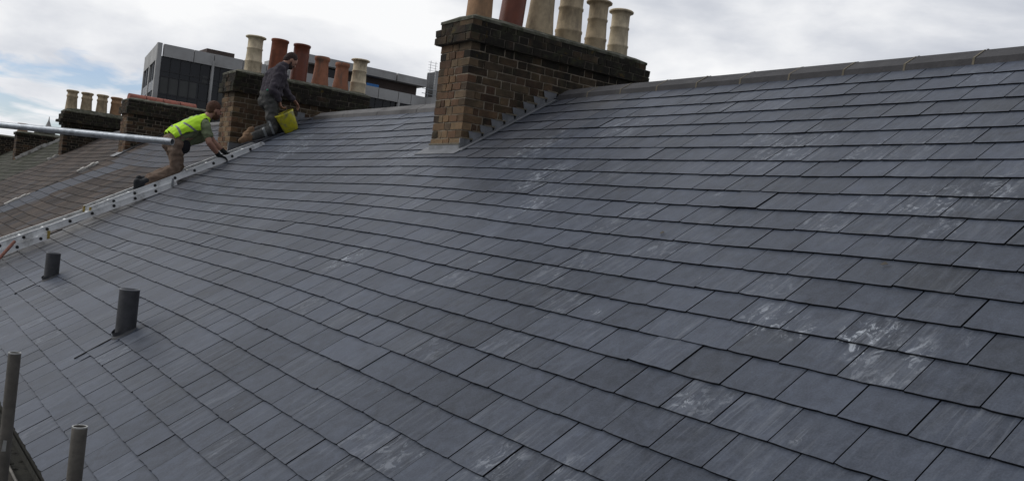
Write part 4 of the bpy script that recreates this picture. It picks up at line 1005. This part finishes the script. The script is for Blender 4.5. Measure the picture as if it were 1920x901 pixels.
# --- man in the dark jacket, kneeling upright by the chimney with his hands over the bucket
def man_jacket():
    t = empty('person', (-13.0, -.4, -.15), 'bearded man in charcoal jacket kneeling by the chimney, hands over the yellow bucket', 'person')
    dl = V((0, 0, 0))
    J = dict(pel=V((-13.02, -.43, .37)), waist=V((-13.02, -.42, .52)), chest=V((-13.02, -.36, .72)), neck=V((-13.02, -.27, .885)), head=V((-13.02, -.17, .99)))
    shN, shF = V((-12.84, -.38, .80)), V((-13.20, -.24, .83)); elN, elF = V((-12.79, -.47, .50)), V((-13.22, -.13, .56)); wrN, wrF = V((-12.84, -.345, .365)), V((-13.10, -.03, .44))
    knN, knF = V((-12.90, -.37, -.065)), V((-13.12, -.20, .02)); anN, anF = V((-13.03, -.64, -.215)), V((-13.28, -.50, -.10))
    hipN, hipF = J['pel'] + V((.095, 0, -.02)), J['pel'] + V((-.095, .01, -.02))
    fwd, up = V((.08, .80, -.60)).normalized(), V((0, .60, .80))
    B = MB(); f, u, s = head(B, J['head'], fwd, up)
    capsule(B, J['neck'] - V((0, .03, .04)), J['head'] - u * .03 - f * .02, .062, .056)
    for q in (-1, 1): capsule(B, J['pel'] + X1 * .07 * q, J['chest'] + X1 * .08 * q, .10, .11)
    capsule(B, shN, shF, .05, .05)
    for (a, b, c) in ((shN, elN, wrN), (shF, elF, wrF)): capsule(B, a, b, .048, .04); capsule(B, b, c, .04, .028)
    for (h, k, a) in ((hipN, knN, anN), (hipF, knF, anF)): capsule(B, h, k, .085, .055); capsule(B, k, a, .05, .036)
    bm_ = remeshed(B, .008, 3)
    H = MB(); hand(H, wrN, V((.02, .35, -.93)), V((0, .8, .2)), V((-1, .4, 0)), (.6, .75)); hand(H, wrF, V((.05, .72, -.62)), V((.2, -.3, -.9)), V((1, -.2, 0)), (.35, .5))
    put(joinmesh(bm_, remeshed(H, .0045, 1)), 'body', M_skin, t)
    face_parts(t, J['head'], f, u, s, M_hairD, volume=.97, full=.9)
    jk = MB()
    for q in (-1, 1):
        capsule(jk, J['waist'] + X1 * .07 * q + V((0, 0, -.03)), J['chest'] + X1 * .08 * q, .125, .140)
    capsule(jk, J['waist'] + V((0, .05, -.02)), J['chest'] + V((0, .03, -.04)), .115, .125)
    capsule(jk, J['chest'], J['neck'] - V((0, .01, .0)), .12, .078); capsule(jk, J['neck'] - V((0, 0, .02)), J['neck'] + V((0, .02, .025)), .074, .070)
    capsule(jk, shN - V((.03, 0, 0)), shF + V((.03, 0, 0)), .085, .085)
    for (a, b, c) in ((shN, elN, wrN), (shF, elF, wrF)):
        capsule(jk, a, b, .080, .066); capsule(jk, b, b + (c - b) * .9, .066, .050)
    capsule(jk, J['waist'] + V((.07, .10, -.05)), J['waist'] + V((-.07, .12, -.05)), .06, .06)
    put(remeshed(jk, .009, 2, .016, 11), 'work_jacket', M_jack, t)
    tr = MB()
    for q in (-1, 1): capsule(tr, J['pel'] + X1 * .07 * q + V((0, 0, .09)), J['pel'] + X1 * .07 * q + V((0, -.01, -.02)), .118, .125)
    for (h, k, a) in ((hipN, knN, anN), (hipF, knF, anF)):
        capsule(tr, h, h + (k - h) * .5, .112, .094); capsule(tr, h + (k - h) * .5, k, .094, .080); capsule(tr, k, k + (a - k) * .5, .078, .070); capsule(tr, k + (a - k) * .5, k + (a - k) * .9, .070, .060)
    put(remeshed(tr, .010, 3, .017, 11), 'work_trousers', [M_greyT, M_refl], t, lambda p: 1 if p.z < .05 and (.10 < (p - knN).dot((anN - knN).normalized()) < .135 or -.01 < (p - knN).dot((anN - knN).normalized()) < .02) and (p - knN).length < .17 and p.x > -12.95 else 0)
    gt_ = MB(); capsule(gt_, J['pel'] + V((.16, -.10, .115)), J['pel'] + V((.165, -.06, .115)), .014, .014, 8); me = bpy.data.meshes.new('belt_tab'); me.from_pydata(gt_.v, [], gt_.f); put(me, 'belt_tab', M_green, t)
    for (a, k) in ((anN, knN), (anF, knF)):
        b = MB(); d = (a - k).normalized(); capsule(b, a - d * .04, a + d * .02, .058, .056)
        capsule(b, a + V((0, -.02, -.0)), a + V((-.01, -.10, -.055)), .052, .044); capsule(b, a + V((0, -.04, .02)), a + V((-.01, -.07, .01)), .046, .042); capsule(b, a + V((0, -.08, -.02)), a + V((-.01, -.135, -.07)), .042, .038)
        put(remeshed(b, .007, 2), 'work_boot', M_tanb, t)
man_jacket()
# black sack behind the bucket
sk_ = MB(); c = V((-13.10, -.10, -.02)); ellip(sk_, c, (V((.10, 0, 0)), V((0, .12, .05)), V((0, -.03, .11)))); ellip(sk_, c + V((.02, .05, .06)), (V((.06, 0, 0)), V((0, .07, 0)), V((0, 0, .08))))
o = link('rubble_sack', remeshed(sk_, .010, 3, .012, 14), M_pouch)
for p in o.data.polygons: p.use_smooth = True
tag(o, 'crumpled black sack lying on the slates behind the yellow bucket', 'sack')
# two small yellow leaves caught on the slates
for (u, v, lab) in ((-3.50, 2.02, 'tiny curled yellow leaf on the slates right of the chimney foot'), (-2.13, 2.12, 'tiny yellow-brown leaf caught under a slate edge at right')):
    lf_ = MB(); c = SP(u, v, .028)
    P = [c + Vector((-.018, 0, 0)) , c + VD * .010 + NN * .004, c + Vector((.020, 0, 0)) + NN * .006, c - VD * .011 + NN * .009]
    lf_.quadbox([p - NN * .0015 for p in P] + P); tag(lf_.build('leaf', M_board), lab, 'leaf', 'fallen leaves on the roof')
